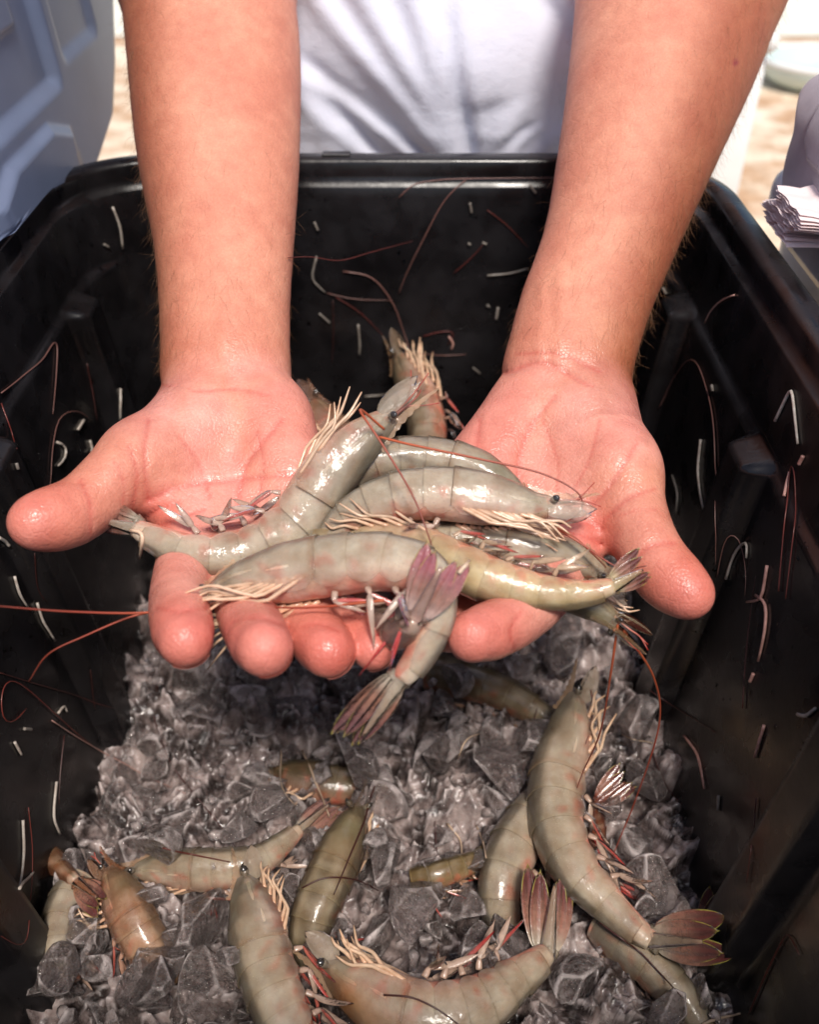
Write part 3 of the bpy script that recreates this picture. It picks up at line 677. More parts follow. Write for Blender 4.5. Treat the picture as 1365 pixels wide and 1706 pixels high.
    # carapace
    if head and s0 < .3:
        mb = MBn(); g, c = [], []
        for s in np.r_[np.linspace(0.0, .34, 26), .352, .362, .366, .362]:
            u = s / .36; A = np.interp(u, [0, .12, .4, .9, 1.0, 1.02], [1.5, 1.9, 2.25, 2.3, 2.0, 2.0]); sc = 1.0 + .03 * sstep(.85, 1.0, u); sc = .96 if len(g) == 29 else sc
            r, a = ring(s, A, 25, sc)
            r = r + nrm(at(s, D)) * (R * .10 * np.exp(-(a / .25) ** 2) * sstep(.75, .2, u))[:, None]                               # keel
            r = r - (np.sign(a) * np.exp(-((np.abs(a) - 1.15 - .5 * u) / .12) ** 2))[:, None] * nrm(at(s, Lx)) * R * .07 * (u > .15) * (u < .8)      # side groove
            g.append(r); cc = shade(s, a)
            blot = .5 * np.exp(-((u - .45) / .28) ** 2) * sstep(1.3, .5, np.abs(a)); cc = cc * (1 - blot[:, None] * .4) + srgb(150, 150, 110) * tint * blot[:, None] * .4
            gill = .35 * np.exp(-((u - .7) / .3) ** 2) * sstep(1.2, 1.9, np.abs(a)); cc = cc * (1 - gill[:, None]) + srgb(196, 160, 150) * tint * gill[:, None]
            if u > .97: cc = cc * np.array([.85, .72, .62])
            c.append(cc)
        mb.grid(np.array(g), np.array(c)); mb.build('carapace', M['shell'], root, origin=q[60])
        # rostrum: toothed keel running forward
        f, d, l = -nrm(at(0, T)), nrm(at(.02, D)), nrm(at(.02, Lx)); b0 = at(.10, q) + nrm(at(.1, D)) * hprof(.10) * .98; b1 = at(0, q) + d * hprof(0) * .75; tip = b1 + f * L * .165 + d * L * .012
        up, lo = [], []
        for i, t in enumerate(np.linspace(0, 1, 19)):
            p = (b0 * (1 - t) ** 2 + 2 * b1 * t * (1 - t) + tip * t * t); th = R * .17 * (1 - t) ** .8 + .0002
            up.append(p + d * (th + (R * .075 * (1 - t * .6) if i % 2 else 0))); lo.append(p - d * th * .9)
        mb = MBn(); n_ = 19
        for sg in (1, -1):
            off = l * .00045 * sg; mb.add([p + off * .15 for p in up] + [p + off for p in lo], [(i, i + 1, n_ + i + 1, n_ + i) if sg > 0 else (i, n_ + i, n_ + i + 1, i + 1) for i in range(n_ - 1)], hue * np.array([.95, .75, .6]))
        mb.build('rostrum', M['shell'], root, origin=q[60])
        # eyes on stalks
        for sg in (1, -1):
            p0 = at(.015, q) + nrm(at(.015, Lx)) * wprof(.02) * .5 * sg + d * hprof(.02) * .35; p1 = p0 + nrm(nrm(at(.015, Lx)) * sg * 1.0 + f * .5 + d * .25) * R * .30
            mb = MBn(); mb.tube([p0, p1], [R * .09, R * .13], 5, 8, hue * .8); mb.build('eye_stalk', M['shell'], root, origin=q[60])
            mb = MBn(); g = np.array([[p1 + R * .115 * (math.sin(a) * (math.cos(b) * f + math.sin(b) * d) + math.cos(a) * nrm(p1 - p0)) for b in np.linspace(0, 6.283, 15)[:-1]] for a in np.linspace(.05, 3.09, 9)])
            mb.grid(g, closed=True, caps=True); mb.build('eye', M['eye'], root, origin=q[60])
        # antennal scales, antennules
        for sg in (1, -1):
            l_ = nrm(at(.03, Lx)) * sg; p0 = at(.03, q) + l_ * wprof(.03) * .7 - d * hprof(.03) * .3
            ax = nrm(f + l_ * .16 - d * .10)
            g, c = blade(p0, ax, nrm(np.cross(l_, ax)) * 1.0, l_, L * .17, R * .62, lambda u, v: hue * (1 - .15 * abs(v)) * (1 - .15 * u) + RED * .06 * u, cup=.3, pointy=.8)
            mb = MBn(); mb.grid(g, c, closed=False); mb.build('antennal_scale', M['shell'], root, origin=q[60])
            if feelers:
                for k in range(2):
                    v_ = nrm(ax + d * (.2 + .2 * k) * rg.normal() + l_ * .15 * rg.normal()); mb = MBn()
                    mb.tube([p0 + d * R * .2, p0 + d * R * .2 + f * L * .08, p0 + d * R * .2 + f * L * .08 + v_ * L * .05, p0 + d * R * .2 + f * L * .08 + v_ * L * .1 + rg.normal(size=3) * L * .012], [R * .06, R * .045, .0003, .0002], 10, 5, [PINKM * tint, RED * .7 * tint])
                    mb.build('antennule', M['antenna'], root, origin=q[60])
        # legs
        nl = 5 if lk < 1.2 else 9
        for i in range(l0, nl + 1):
            for sg in (1, -1):
                s = .10 + .24 * i / nl; l_ = nrm(at(s, Lx)) * sg; d_ = nrm(at(s, D)); f_ = -nrm(at(s, T)); j = lambda k: rg.normal() * k
                near_ = (l_ @ nrm(CAM - at(s, q))) > 0; p0 = at(s, q) - d_ * hprof(s) * (lb if near_ else .82) + l_ * wprof(s) * (.80 if near_ else .35)
                kk_ = (.50 + .5 * i / nl) * lk
                if legs == 'tucked':
                    a1 = nrm(f_ * (1.0 + j(.12)) - d_ * (.16 + .12 * i / nl + j(.10) + legsout) + l_ * (.06 + j(.06))); a2 = nrm(f_ * (1 + j(.1)) + d_ * (.10 + j(.16) - legsout * .3) + l_ * j(.12)); a3 = nrm(f_ * 1.0 - d_ * (.10 + abs(j(.45))) + l_ * j(.2))
                else:
                    a1 = nrm(f_ * (.5 + j(.3)) - d_ * (.8 + j(.2)) + l_ * (.5 + j(.2))); a2 = nrm(f_ * (.9 + j(.3)) - d_ * (.4 + j(.4)) + l_ * (.2 + j(.3))); a3 = nrm(f_ * (.5 + j(.6)) - d_ * (.3 + j(.5)) + l_ * j(.4))
                k1, k2, k3 = kk_ * L * (.095 + .02 * rg.random()), kk_ * L * (.09 + .02 * rg.random()), kk_ * L * (.06 + .04 * rg.random())
                p1 = p0 + a1 * k1; p2 = p1 + a2 * k2; p3 = p2 + a3 * k3
                pp = np.array([p0, p0 * .5 + p1 * .5, p1 - a1 * k1 * .06, p1 + a2 * k2 * .06, p1 * .5 + p2 * .5, p2, p3]); cr = CREAM * tint * (.88 + .2 * rg.random())
                mb = MBn(); mb.tube(pp, np.array([1.15, 1.0, .85, .85, .75, .6, .28]) * R * .064, 14, 6, [cr * np.array([1, .85, .78]), cr, cr, cr * np.array([1, .9, .82])], smooth=True)
                mb.build('leg', M['leg'], root, origin=q[60])
        # antennae
        for k, an in enumerate(antennae):
            mb = MBn(); pp = [P(*p) for p in an]; n_ = max(24, len(pp) * 10)
            mb.tube(pp, [.00062, .0005, .0004, .00022], n_, 5, [srgb(190, 95, 60) * tint, srgb(150, 62, 42) * tint, srgb(110, 52, 40) * tint]); mb.build('antenna', M['antenna'], root, origin=q[60])
    # six abdomen shells, each overlapping the next
    edges = [.355, .455, .56, .655, .745, .835, .955]
    for i in range(6):
        a0, a1 = edges[i], edges[i + 1]
        if a1 < s0 or a0 > s1: continue
        mb = MBn(); g, c = [], []
        for k, u in enumerate(np.r_[np.linspace(0, 1, 11), 1.04, 1.045, 1.03]):
            s = a0 + (a1 - a0) * u; A = 1.98 + .42 * math.sin(math.pi * min(1, max(0, u * .9 + .05))) ** .7 - (.25 if i == 5 else 0)
            sc = .975 + .05 * u ** 1.5 + .0 * (k > 10); sc = .985 if k == 13 else sc
            r, a = ring(min(s, 1.0), A, 23, sc, lowk=.95); 
            if i == 5: r = r + nrm(at(min(s, 1), D)) * (R * .08 * np.exp(-(a / .2) ** 2))[:, None]
            g.append(r); cc = shade(s, a)
            e = .6 * sstep(.86, 1.0, u) * (u <= 1.03); cc = cc * (1 - e * .35) + srgb(214, 205, 160) * tint * e * .35
            e2 = .3 if u > 1.035 else 0; cc = cc * (1 - e2) + srgb(150, 110, 70) * tint * e2
            bnd = .12 * math.exp(-((u - .12) / .1) ** 2); cc = cc * (1 - bnd); c.append(cc)
        mb.grid(np.array(g), np.array(c)); mb.build('abdomen_shell', M['shell'], root, origin=q[60])
    # swimmerets
    if swim > 0:
        for i in range(5):
            s = (edges[i] * .45 + edges[i + 1] * .55)
            if s < s0 or s > s1: continue
            for sg in (1, -1):
                l_ = nrm(at(s, Lx)) * sg; d_ = nrm(at(s, D)); t_ = nrm(at(s, T)); j = lambda k: rg.normal() * k
                p0 = at(s, q) - d_ * hprof(s) * .80 + l_ * wprof(s) * .45; a1 = nrm(-d_ * .8 + t_ * (.5 + j(.3)) + l_ * (.25 + j(.2))); p1 = p0 + a1 * R * .28
                mb = MBn(); rc = (swimcol if swimcol is not None else RED) * tint; mixc = PINKM * tint
                mb.tube([p0, (p0 + p1) / 2, p1], [R * .10, R * .10, R * .06], 6, 7, mixc * .5 + hue * .5, flat=.6)
                for k in range(2):
                    isred = rg.random() < .32 * swim; ln = R * ((1.0 + .6 * rg.random()) if isred else (.8 + .4 * rg.random()))
                    a2 = nrm(-d_ * (.12 + .3 * rg.random() * swim) + t_ * (.9 + j(.5)) + l_ * (.35 - .5 * k + j(.3))); W = nrm(np.cross(a2, l_))
                    tipc = rc if isred else mixc * .5 + hue * .5; midc = mixc * .5 + rc * .5 if isred else hue * .6 + mixc * .4
                    g, c = blade(p1, a2, W, nrm(np.cross(a2, W)), ln, R * (.12 if isred else .20), lambda u, v: (midc * (1 - u) + tipc * u) * (1 - .2 * abs(v)), cup=.3, nu=10, nv=5, droop=j(.5), pointy=.7)
                    mb.grid(g, c)
                mb.build('swimmeret', M['fin'], root, origin=q[60])
    # tail fan
    if s1 > .95:
        e, t, d, l = q[-1], nrm(at(s1, T)), nrm(at(s1, D)), nrm(at(s1, Lx))
        if tail_dir is not None: t = nrm(tail_dir)
        d = nrm(d - t * (d @ t)); l = np.cross(t, d)
        v_ = nrm(CAM - e); v_ = nrm(v_ - t * (v_ @ t)); sg_ = 1.0 if d @ v_ > -.3 else -1.0; d = nrm(d * (1 - face) + v_ * sg_ * face); l = np.cross(t, d)
        FC = DARKP if finc is None else finc
        TL = max(L * .19, R * 2.3) * tl
        def fin(u, v):
            b = hue * (1 - sstep(.0, .35, u)) + (srgb(166, 122, 104) * tint) * sstep(0, .35, u); k = sstep(.35, .8, u) * .85 * tailcol; b = b * (1 - k) + FC * tint * k
            st = .18 * (math.sin(v * 9) > .55) * sstep(.15, .4, u); b = b * (1 - st) + srgb(176, 60, 52) * tint * st
            edge = .8 * max(sstep(.93, .98, u), sstep(.88, 1.0, abs(v)) * sstep(.62, .8, u)) * tailcol; return b * (1 - edge) + srgb(196, 196, 84) * tint * edge
        def tel(u, v): b = hue * (1 - u * .5) + srgb(160, 110, 84) * tint * u * .5; return b * (1 - .2 * abs(v))
        g = []; c = []
        for u in np.linspace(-.08, .92, 12):
            hw = R * .22 * (1 - max(0, u)) ** .75 + .0003; hh = R * .2 * (1 - max(0, u)) ** .9 + .0003; a = np.linspace(0, 2 * math.pi, 11)[:-1]
            g.append(e + t * TL * .85 * u + d * (R * .05) + hw * np.cos(a)[:, None] * l + hh * .7 * np.sin(a)[:, None] * d); c.append(np.repeat(tel(max(0, u), 0)[None], 10, 0))
        mb = MBn(); mb.grid(np.array(g), np.array(c), closed=True, caps=True); mb.build('telson', M['shell'], root, origin=q[60])
        for sg in (1, -1):
            mb = MBn(); b0 = e - t * R * .1 + l * sg * R * .1 - d * R * .12; mb.tube([b0, b0 + (t * .8 + l * sg * .5) * R * .28], [R * .2, R * .22], 5, 8, hue * .95, flat=.8); mb.build('uropod_base', M['shell'], root, origin=q[60])
            for k, (an, ln, wd) in enumerate(((.14, .92, .42), (.42, 1.0, .50))):
                an = an * fan + rg.normal() * .03; tt = nrm(t * math.cos(an) + l * sg * math.sin(an) - d * (.05 + .07 * k)); W = nrm(np.cross(d, tt)); N = np.cross(tt, W); N = N * np.sign(N @ d)
                g, c = blade(b0 + (t * .8 + l * sg * .5) * R * .2 - d * R * .05 * k, tt, W, N, TL * ln, R * wd * 1.5 * tl, fin, cup=.12, nu=18, nv=11, pointy=1.0, droop=.04 + .03 * rg.normal())
                mb = MBn(); mb.grid(g, c); mb.build('tail_fin', M['fin'], root, origin=q[60])
    return root
HG = 'prawns held in the two hands'
shrimp('large grey prawn on the left palm, head up between the wrists, tail by the thumb',
       [(652, 688, 398), (600, 730, 398), (545, 790, 398), (490, 870, 396), (420, 915, 394), (330, 922, 390), (255, 893, 392), (228, 880, 394)], side=-1, roll=.22, R=.0142, group=HG, seed=1, l0=3, legsout=-.10,
       tl=.6, face=.6, fan=.5, tail_dir=P(180, 868, 392) - P(228, 880, 394), antennae=[[(640, 715, 388), (600, 683, 372), (640, 745, 366), (690, 830, 364), (722, 915, 362), (731, 940, 364)], [(632, 728, 392), (690, 742, 388), (800, 765, 384), (900, 788, 382), (962, 820, 380), (968, 850, 380), (935, 872, 378), (880, 872, 378)]], warm=.4)
shrimp('prawn at the back of the handful, only its grey back showing under the long prawn',
       [(880, 862, 398), (840, 820, 404), (790, 790, 408), (730, 772, 410), (670, 768, 410), (612, 780, 408), (560, 830, 410), (520, 880, 412)], side=1, roll=.45, R=.0120, group=HG, seed=2, hue=GREY * .85, feelers=False)
shrimp('pale prawn in the middle of the handful, blunt head to the right, red belly',
       [(925, 845, 384), (880, 848, 384), (810, 835, 385), (735, 826, 386), (660, 832, 388), (590, 862, 390), (540, 910, 394), (512, 950, 398)], side=1, roll=-.2, R=.0130, lb=.4, lk=1.25, group=HG, seed=3, hue=GREY * 1.02, swim=1.2, legsout=.1,
       antennae=[[(905, 868, 382), (950, 890, 380), (985, 920, 380), (1010, 945, 382)], [(900, 866, 382), (960, 900, 378), (1030, 945, 376), (1078, 943, 372)]])
shrimp('prawn with bright red swimmerets wedged below the pale middle prawn',
       [(1000, 960, 392), (955, 935, 392), (900, 925, 392), (820, 912, 394), (740, 905, 396), (670, 905, 400), (610, 905, 402), (560, 905, 404)], side=1, roll=.3, R=.0120, group=HG, seed=4, hue=GREY * .92, swim=1.6, swimcol=srgb(215, 45, 38), feelers=False)
shrimp('long yellowish prawn across the hands, its small dark tail at the right thumb',
       [(560, 905, 388), (620, 900, 384), (690, 912, 380), (760, 940, 374), (830, 968, 370), (900, 985, 368), (970, 987, 367), (1022, 976, 366)], side=1, roll=.2, R=.0118, group=HG, seed=5, hue=srgb(212, 194, 152), warm=.8, feelers=False,
       tl=.62, fan=.7, legs='tucked', tail_dir=P(1055, 958, 366) - P(1022, 976, 366))
shrimp('prawn head with dark eyes poking out below the long prawn at the right',
       [(1030, 1040, 385), (1000, 1015, 388), (960, 990, 392), (910, 965, 398), (860, 945, 404), (800, 935, 410), (750, 930, 414)], side=-1, roll=.9, R=.0105, group=HG, seed=6, hue=srgb(150, 138, 112), s1=.8,
       antennae=[[(1030, 1035, 383), (1018, 1120, 400), (1000, 1220, 440), (970, 1290, 470), (946, 1358, 490)], [(1040, 1050, 385), (1090, 1130, 420), (1098, 1210, 450), (1060, 1330, 480), (1020, 1430, 485), (990, 1530, 480)]])
shrimp('prawn in front with a bundle of cream legs, curling down to a yellow-edged hanging tail',
       [(352, 992, 372), (400, 975, 368), (480, 958, 364), (560, 945, 361), (640, 940, 358), (705, 960, 354), (722, 1020, 350), (700, 1085, 348), (668, 1132, 347)], side=-1, roll=-.28, R=.0138, group=HG, seed=7, hue=GREY * 1.05,
       swim=2.0, swimcol=srgb(208, 44, 48), lb=.25, lk=1.45, legsout=.03, face=.6, fan=.30, finc=srgb(120, 84, 90), antennae=[[(345, 1000, 370), (250, 1020, 362), (120, 1019, 350), (0, 1010, 338), (-60, 1006, 330)], [(340, 1004, 370), (230, 1024, 366), (140, 1060, 362), (80, 1090, 360), (48, 1135, 362)],
       [(640, 1000, 346), (520, 1012, 352), (430, 1010, 356), (380, 1006, 362)]])
shrimp('short prawn stub showing only a pink and yellow-tipped tail fan pointing up in front',
       [(600, 985, 385), (620, 1010, 378), (640, 1040, 366), (662, 1058, 352), (684, 1044, 341), (694, 1028, 337)], side=-1, roll=1.0, R=.0115, group=HG, seed=8, hue=srgb(200, 170, 158), s0=.5, head=False, swim=0,
       face=.95, fan=.55, finc=srgb(170, 92, 104), tail_dir=P(735, 945, 334) - P(694, 1028, 337))
# ---------------------------------------------------------------- prawns lying in the ice
ICE = .061
def Z(px, py, z):
    r = ray(px, py); return (px, py, 1000 * (ICE + z - CAMZ) / r[2])
IG = 'prawns lying in the ice of the tub'
def ip(label, pts, **k): k.setdefault('group', IG); k.setdefault('feelers', False); k['hue'] = k.get('hue', GREY) * np.array([.86, .84, .82]); return shrimp(label, [Z(*p) for p in pts], **k)
ip('big pale prawn on the ice at the right, head upward, dark tail against the wall', [(962, 1160, .028), (950, 1220, .026), (932, 1290, .024), (930, 1370, .024), (960, 1445, .024), (1010, 1500, .022), (1056, 1543, .022), (1086, 1566, .022)],
   side=1, roll=.45, R=.0165, seed=21, face=.75, fan=.25, tail_dir=PZ(1190, 1568, ICE + .048) - PZ(1086, 1566, ICE + .022), legsout=.05, swimcol=srgb(190, 40, 36), tailcol=1.0)
ip('prawn body without visible head beside the big pale prawn, behind an ice cube', [(925, 1335, 0.0070), (885, 1375, 0.0090), (850, 1430, 0.0090), (835, 1490, 0.0050), (840, 1550, -0.0050)], side=1, roll=.35, R=.016, s0=.3, s1=.85, head=False, seed=22, hue=GREY * .9)
ip('dull prawn body half sunk in ice just below the right fingertips', [(715, 1120, 0.0020), (780, 1135, 0.0040), (850, 1162, 0.0040), (925, 1208, 0.0000)], side=-1, roll=.4, R=.0135, s0=.33, s1=.85, head=False, seed=23, hue=srgb(140, 124, 98))
ip('U-shaped prawn at the bottom middle with orange head and tail raised to the right', [(548, 1603, .026), (590, 1632, .026), (650, 1672, .026), (720, 1690, .026), (795, 1672, .024), (855, 1630, .022), (912, 1586, .022)],
   side=1, roll=.2, R=.0165, seed=24, orange=.7, swimcol=srgb(180, 24, 34), swim=1.2, tail_dir=PZ(922, 1490, ICE + .03) - PZ(912, 1586, ICE + .022), tail_roll=.4, fan=.45, hue=GREY * 1.05)
ip('upright prawn at the bottom left with cream legs and snout pointing up', [(412, 1462, .028), (425, 1520, .028), (440, 1590, .028), (462, 1660, .028), (492, 1730, .026), (520, 1790, .024)],
   side=1, roll=.35, R=.0150, seed=25, legs='tucked', legsout=.02, swimcol=srgb(196, 50, 40), swim=1.3, s1=.9, hue=GREY * 1.02)
ip('olive prawn seen from above with its snout up, left of the ice cube', [(598, 1345, 0.0140), (580, 1395, 0.0140), (555, 1450, 0.0120), (528, 1510, 0.0100), (515, 1560, 0.0040), (520, 1600, -0.0040)], side=1, roll=1.25, R=.0145, seed=26, hue=srgb(166, 150, 124), s1=.85)
ip('pale prawn lying sideways among ice on the left, tail pointing up right', [(225, 1452, 0.0060), (290, 1450, 0.0080), (350, 1450, 0.0100), (420, 1440, 0.0100), (465, 1412, 0.0100), (500, 1382, 0.0100)], side=-1, roll=.3, R=.0118, seed=27, hue=GREY * .95, tailcol=.4, fan=.4)
ip('small orange-pink prawn head pointing up left with open feelers', [(178, 1450, 0.0160), (200, 1490, 0.0140), (225, 1540, 0.0100), (255, 1590, 0.0020), (290, 1630, -0.0100)], side=-1, roll=.7, R=.0125, seed=28, hue=srgb(196, 158, 130), legs='loose', feelers=True, s1=.85)
ip('dark yellow-edged tail fan at the left wall', [(70, 1420, .004), (95, 1440, .010), (112, 1455, .014), (128, 1468, .018)], side=-1, roll=1.2, R=.0095, seed=29, s0=.6, head=False, swim=0, tail_dir=PZ(205, 1530, ICE + .026) - PZ(128, 1468, ICE + .018), tail_roll=.1, fan=.5, hue=srgb(170, 120, 90))
ip('small dull prawn standing along the left wall', [(135, 1468, 0.0040), (108, 1520, 0.0060), (98, 1580, 0.0060), (115, 1640, 0.0000)], side=1, roll=.4, R=.0115, seed=30, s0=.34, s1=.85, head=False, hue=GREY * .85)
ip('prawn mostly buried in ice in the middle, legs sticking up', [(455, 1285, -0.0100), (510, 1300, -0.0080), (570, 1312, -0.0100), (640, 1312, -0.0160)], side=-1, roll=-.1, R=.013, seed=31, s1=.8, hue=srgb(132, 118, 92), legs='loose')
ip('green-edged tail fan standing against the right wall', [(1195, 1660, -.012), (1190, 1620, -.006), (1182, 1585, 0), (1178, 1560, .006)], side=1, roll=.9, R=.010, seed=32, s0=.6, head=False, swim=0, tail_dir=np.array([.012, .02, .045]), tail_roll=.3, fan=.35, hue=srgb(140, 90, 70))
ip('thin prawn body sunk under the big pale prawn at the bottom right', [(1000, 1535, .004), (1050, 1580, .006), (1110, 1635, .006), (1160, 1700, .002), (1190, 1760, -.004)], side=-1, roll=.6, R=.0118, seed=33, s0=.34, s1=.9, head=False, hue=GREY * .85)
ip('red and green tail fan spread beside the head of the big pale prawn', [(985, 1400, .000), (990, 1375, .008), (992, 1355, .016), (998, 1335, .024)], side=1, roll=1.0, R=.0095, seed=34, s0=.6, head=False, swim=0, tail_dir=PZ(1062, 1287, ICE + .034) - PZ(998, 1335, ICE + .024), tail_roll=.5, fan=.6, hue=srgb(150, 80, 60))
ip('short bent prawn piece among feelers right of centre', [(690, 1470, .004), (730, 1458, .008), (780, 1440, .006), (810, 1420, .0)], side=-1, roll=.3, R=.008, seed=35, s0=.34, s1=.9, head=False, hue=srgb(150, 130, 90))
shrimp('prawn leaning on the far wall with its snout up left, between the wrists', [(665, 590, 628), (685, 630, 615), (705, 675, 600), (715, 725, 585), (700, 775, 570)], side=1, roll=-.1, R=.0150, seed=36, group=IG, hue=srgb(150, 134, 112), s1=.75, legs='tucked', feelers=False)
shrimp('prawn with spread spiky legs by the far wall, next to the left wrist', [(520, 668, 610), (540, 705, 600), (560, 745, 585), (570, 800, 570)], side=-1, roll=-.3, R=.0165, seed=37, group=IG, hue=srgb(150, 118, 98), s1=.6, legs='tucked', legsout=.35, feelers=False)

# ---------------------------------------------------------------- ice
def ice_nodes(nm, sf):
    m = bpy.data.materials.new(nm); m.use_nodes = True; t = m.node_tree; N = t.nodes; b = N['Principled BSDF']; out = N['Material Output']; L_ = t.links.new
    tc = N.new('ShaderNodeTexCoord')
    def n(s, d, dist=0): k = N.new('ShaderNodeTexNoise'); k.inputs['Scale'].default_value = s * sf; k.inputs['Detail'].default_value = d; k.inputs['Distortion'].default_value = dist; L_(tc.outputs['Object'], k.inputs['Vector']); return k.outputs['Fac']
    def mr(x, a, b_, c, d): k = N.new('ShaderNodeMapRange'); k.inputs['From Min'].default_value = a; k.inputs['From Max'].default_value = b_; k.inputs['To Min'].default_value = c; k.inputs['To Max'].default_value = d; L_(x, k.inputs['Value']); return k.outputs['Result']
    bp = N.new('ShaderNodeBump'); bp.inputs['Distance'].default_value = .0012; bp.inputs['Strength'].default_value = 1; L_(n(110, 4), bp.inputs['Height'])
    b2 = N.new('ShaderNodeBump'); b2.inputs['Distance'].default_value = .0006; b2.inputs['Strength'].default_value = 1; L_(n(600, 3), b2.inputs['Height']); L_(bp.outputs['Normal'], b2.inputs['Normal'])
    return m, t, N, b, out, L_, n, mr, b2.outputs['Normal'], tc
def ice_shader(nm, sf, k, bed=False, edge=.42):
    """melting ice: milky light inside, clear skin, wet gloss, frost along the worn edges"""
    m, t, N, b, out, L_, n, mr, nor, tc = ice_nodes(nm, sf); bu = [x for x in N if x.type == 'BUMP']
    for x in bu: x.inputs['Distance'].default_value = (.00045 if x.inputs['Normal'].links else .0009) * k
    b.inputs['Base Color'].default_value = (.34, .275, .26, 1) if bed else (.70, .585, .555, 1)
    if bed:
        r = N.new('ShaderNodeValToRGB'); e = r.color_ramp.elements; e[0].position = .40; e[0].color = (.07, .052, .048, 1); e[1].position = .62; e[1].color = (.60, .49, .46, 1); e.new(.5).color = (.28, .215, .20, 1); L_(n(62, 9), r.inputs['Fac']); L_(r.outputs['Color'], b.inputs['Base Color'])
    b.inputs['IOR'].default_value = 1.33; b.inputs['Subsurface Weight'].default_value = 1.0; b.inputs['Subsurface Radius'].default_value = (.006, .005, .005)
    b.inputs['Transmission Weight'].default_value = (.35 if bed else .6); b.inputs['Specular IOR Level'].default_value = 1.0; L_(nor, b.inputs['Normal'])
    gn = n(220, 8); L_(mr(gn, .42, .62, .04, .34), b.inputs['Roughness'])
    ge = N.new('ShaderNodeNewGeometry'); ed = mr(ge.outputs['Pointiness'], .505, .56, 0, edge); ma = N.new('ShaderNodeMath'); ma.operation = 'MULTIPLY'; L_(ed, ma.inputs[0]); L_(mr(n(150, 4), .40, .60, .25, 1.25), ma.inputs[1])
    fd = N.new('ShaderNodeBsdfDiffuse'); fd.inputs[0].default_value = (.76, .67, .65, 1); mf = N.new('ShaderNodeMixShader'); L_(ma.outputs[0], mf.inputs[0]); L_(fd.outputs[0], mf.inputs[2])
    if bed: L_(b.outputs[0], mf.inputs[1])
    else:
        tr = N.new('ShaderNodeBsdfTransparent'); tr.inputs[0].default_value = (.97, .94, .93, 1); mx = N.new('ShaderNodeMixShader'); L_(mr(gn, .42, .62, .16, .42), mx.inputs[0]); L_(tr.outputs[0], mx.inputs[1]); L_(b.outputs[0], mx.inputs[2]); L_(mx.outputs[0], mf.inputs[1])
    gs = N.new('ShaderNodeBsdfGlossy'); gs.inputs['Roughness'].default_value = .05; L_(nor, gs.inputs['Normal']); fr = N.new('ShaderNodeFresnel'); fr.inputs[0].default_value = 1.38; L_(nor, fr.inputs['Normal'])
    m3 = N.new('ShaderNodeMixShader'); L_(fr.outputs[0], m3.inputs[0]); L_(mf.outputs[0], m3.inputs[1]); L_(gs.outputs[0], m3.inputs[2]); L_(m3.outputs[0], out.inputs[0]); return m
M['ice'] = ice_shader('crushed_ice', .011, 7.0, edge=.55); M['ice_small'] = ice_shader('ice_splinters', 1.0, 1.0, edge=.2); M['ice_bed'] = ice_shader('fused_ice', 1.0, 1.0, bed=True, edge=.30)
import bmesh
def ico(sub):
    bm = bmesh.new(); bmesh.ops.create_icosphere(bm, subdivisions=sub, radius=1.0); v = np.array([p.co[:] for p in bm.verts]); f = [tuple(x.index for x in q.verts) for q in bm.faces]; bm.free(); return v, f
def chunk(sub, rg, rough=.011):
    v, f = ico(sub); v = v.copy()
    for _ in range(9):
        n = nrm(rg.normal(size=3)); o = rg.uniform(.34, .74); d = v @ n - o; m = d > 0; v[m] -= n * (d[m] * 1.0)[:, None]
    sc = np.array([1.15, rg.uniform(.75, 1.0), rg.uniform(.6, .9)]); off = rg.uniform(-50, 50, 3)
    ns = np.array([mnoise.noise(Vector(p * 2.2 + off)) + .5 * mnoise.noise(Vector(p * 5 + off)) for p in v]); v = v * (1 + rough * 1.8 * ns)[:, None] * sc
    return v, f
rg = np.random.default_rng(5)
BASES = []
for i in range(16):
    v, f = chunk(5 if i < 8 else 4, rg); me = bpy.data.meshes.new('ice_chunk'); me.from_pydata(v.tolist(), [], f); me.polygons.foreach_set('use_smooth', [True] * len(f)); me.materials.append(M['ice']); BASES.append(me)
LOW = [chunk(2, rg, .04) for _ in range(12)]
SPP = np.concatenate([q[::3] for q, r in SPINES[8:]]); SPR = np.concatenate([r[::3] for q, r in SPINES[8:]])
def inside_tub(x, y, z, r):
    ins = .028 * (RIMZ - .0) / RIMZ
    o = (np.array([x, y]) - np.array([CAM[0] + (TX - CAM[0]) * K, TY * K])); hx, hy, rc = (HX - .032) * K, (HY - .028) * K, (RC - .02) * K
    q = np.abs(o) - np.array([hx, hy]) + rc; sd = np.linalg.norm(np.maximum(q, 0)) + min(0, max(q)) - rc; return sd < -r * .8
def icebump(x, y): return .012 * mnoise.noise(Vector((x * 14, y * 14, 3))) + .010 * sstep(.10, .15, x) + .008 * sstep(.30, .42, y) - .012 * sstep(-.12, -.17, x)
PLACED = []
def clear(c, r, slack=.72): return not len(SPP) or (np.linalg.norm(SPP - c, axis=1) - SPR * .85 - r * slack).min() > 0
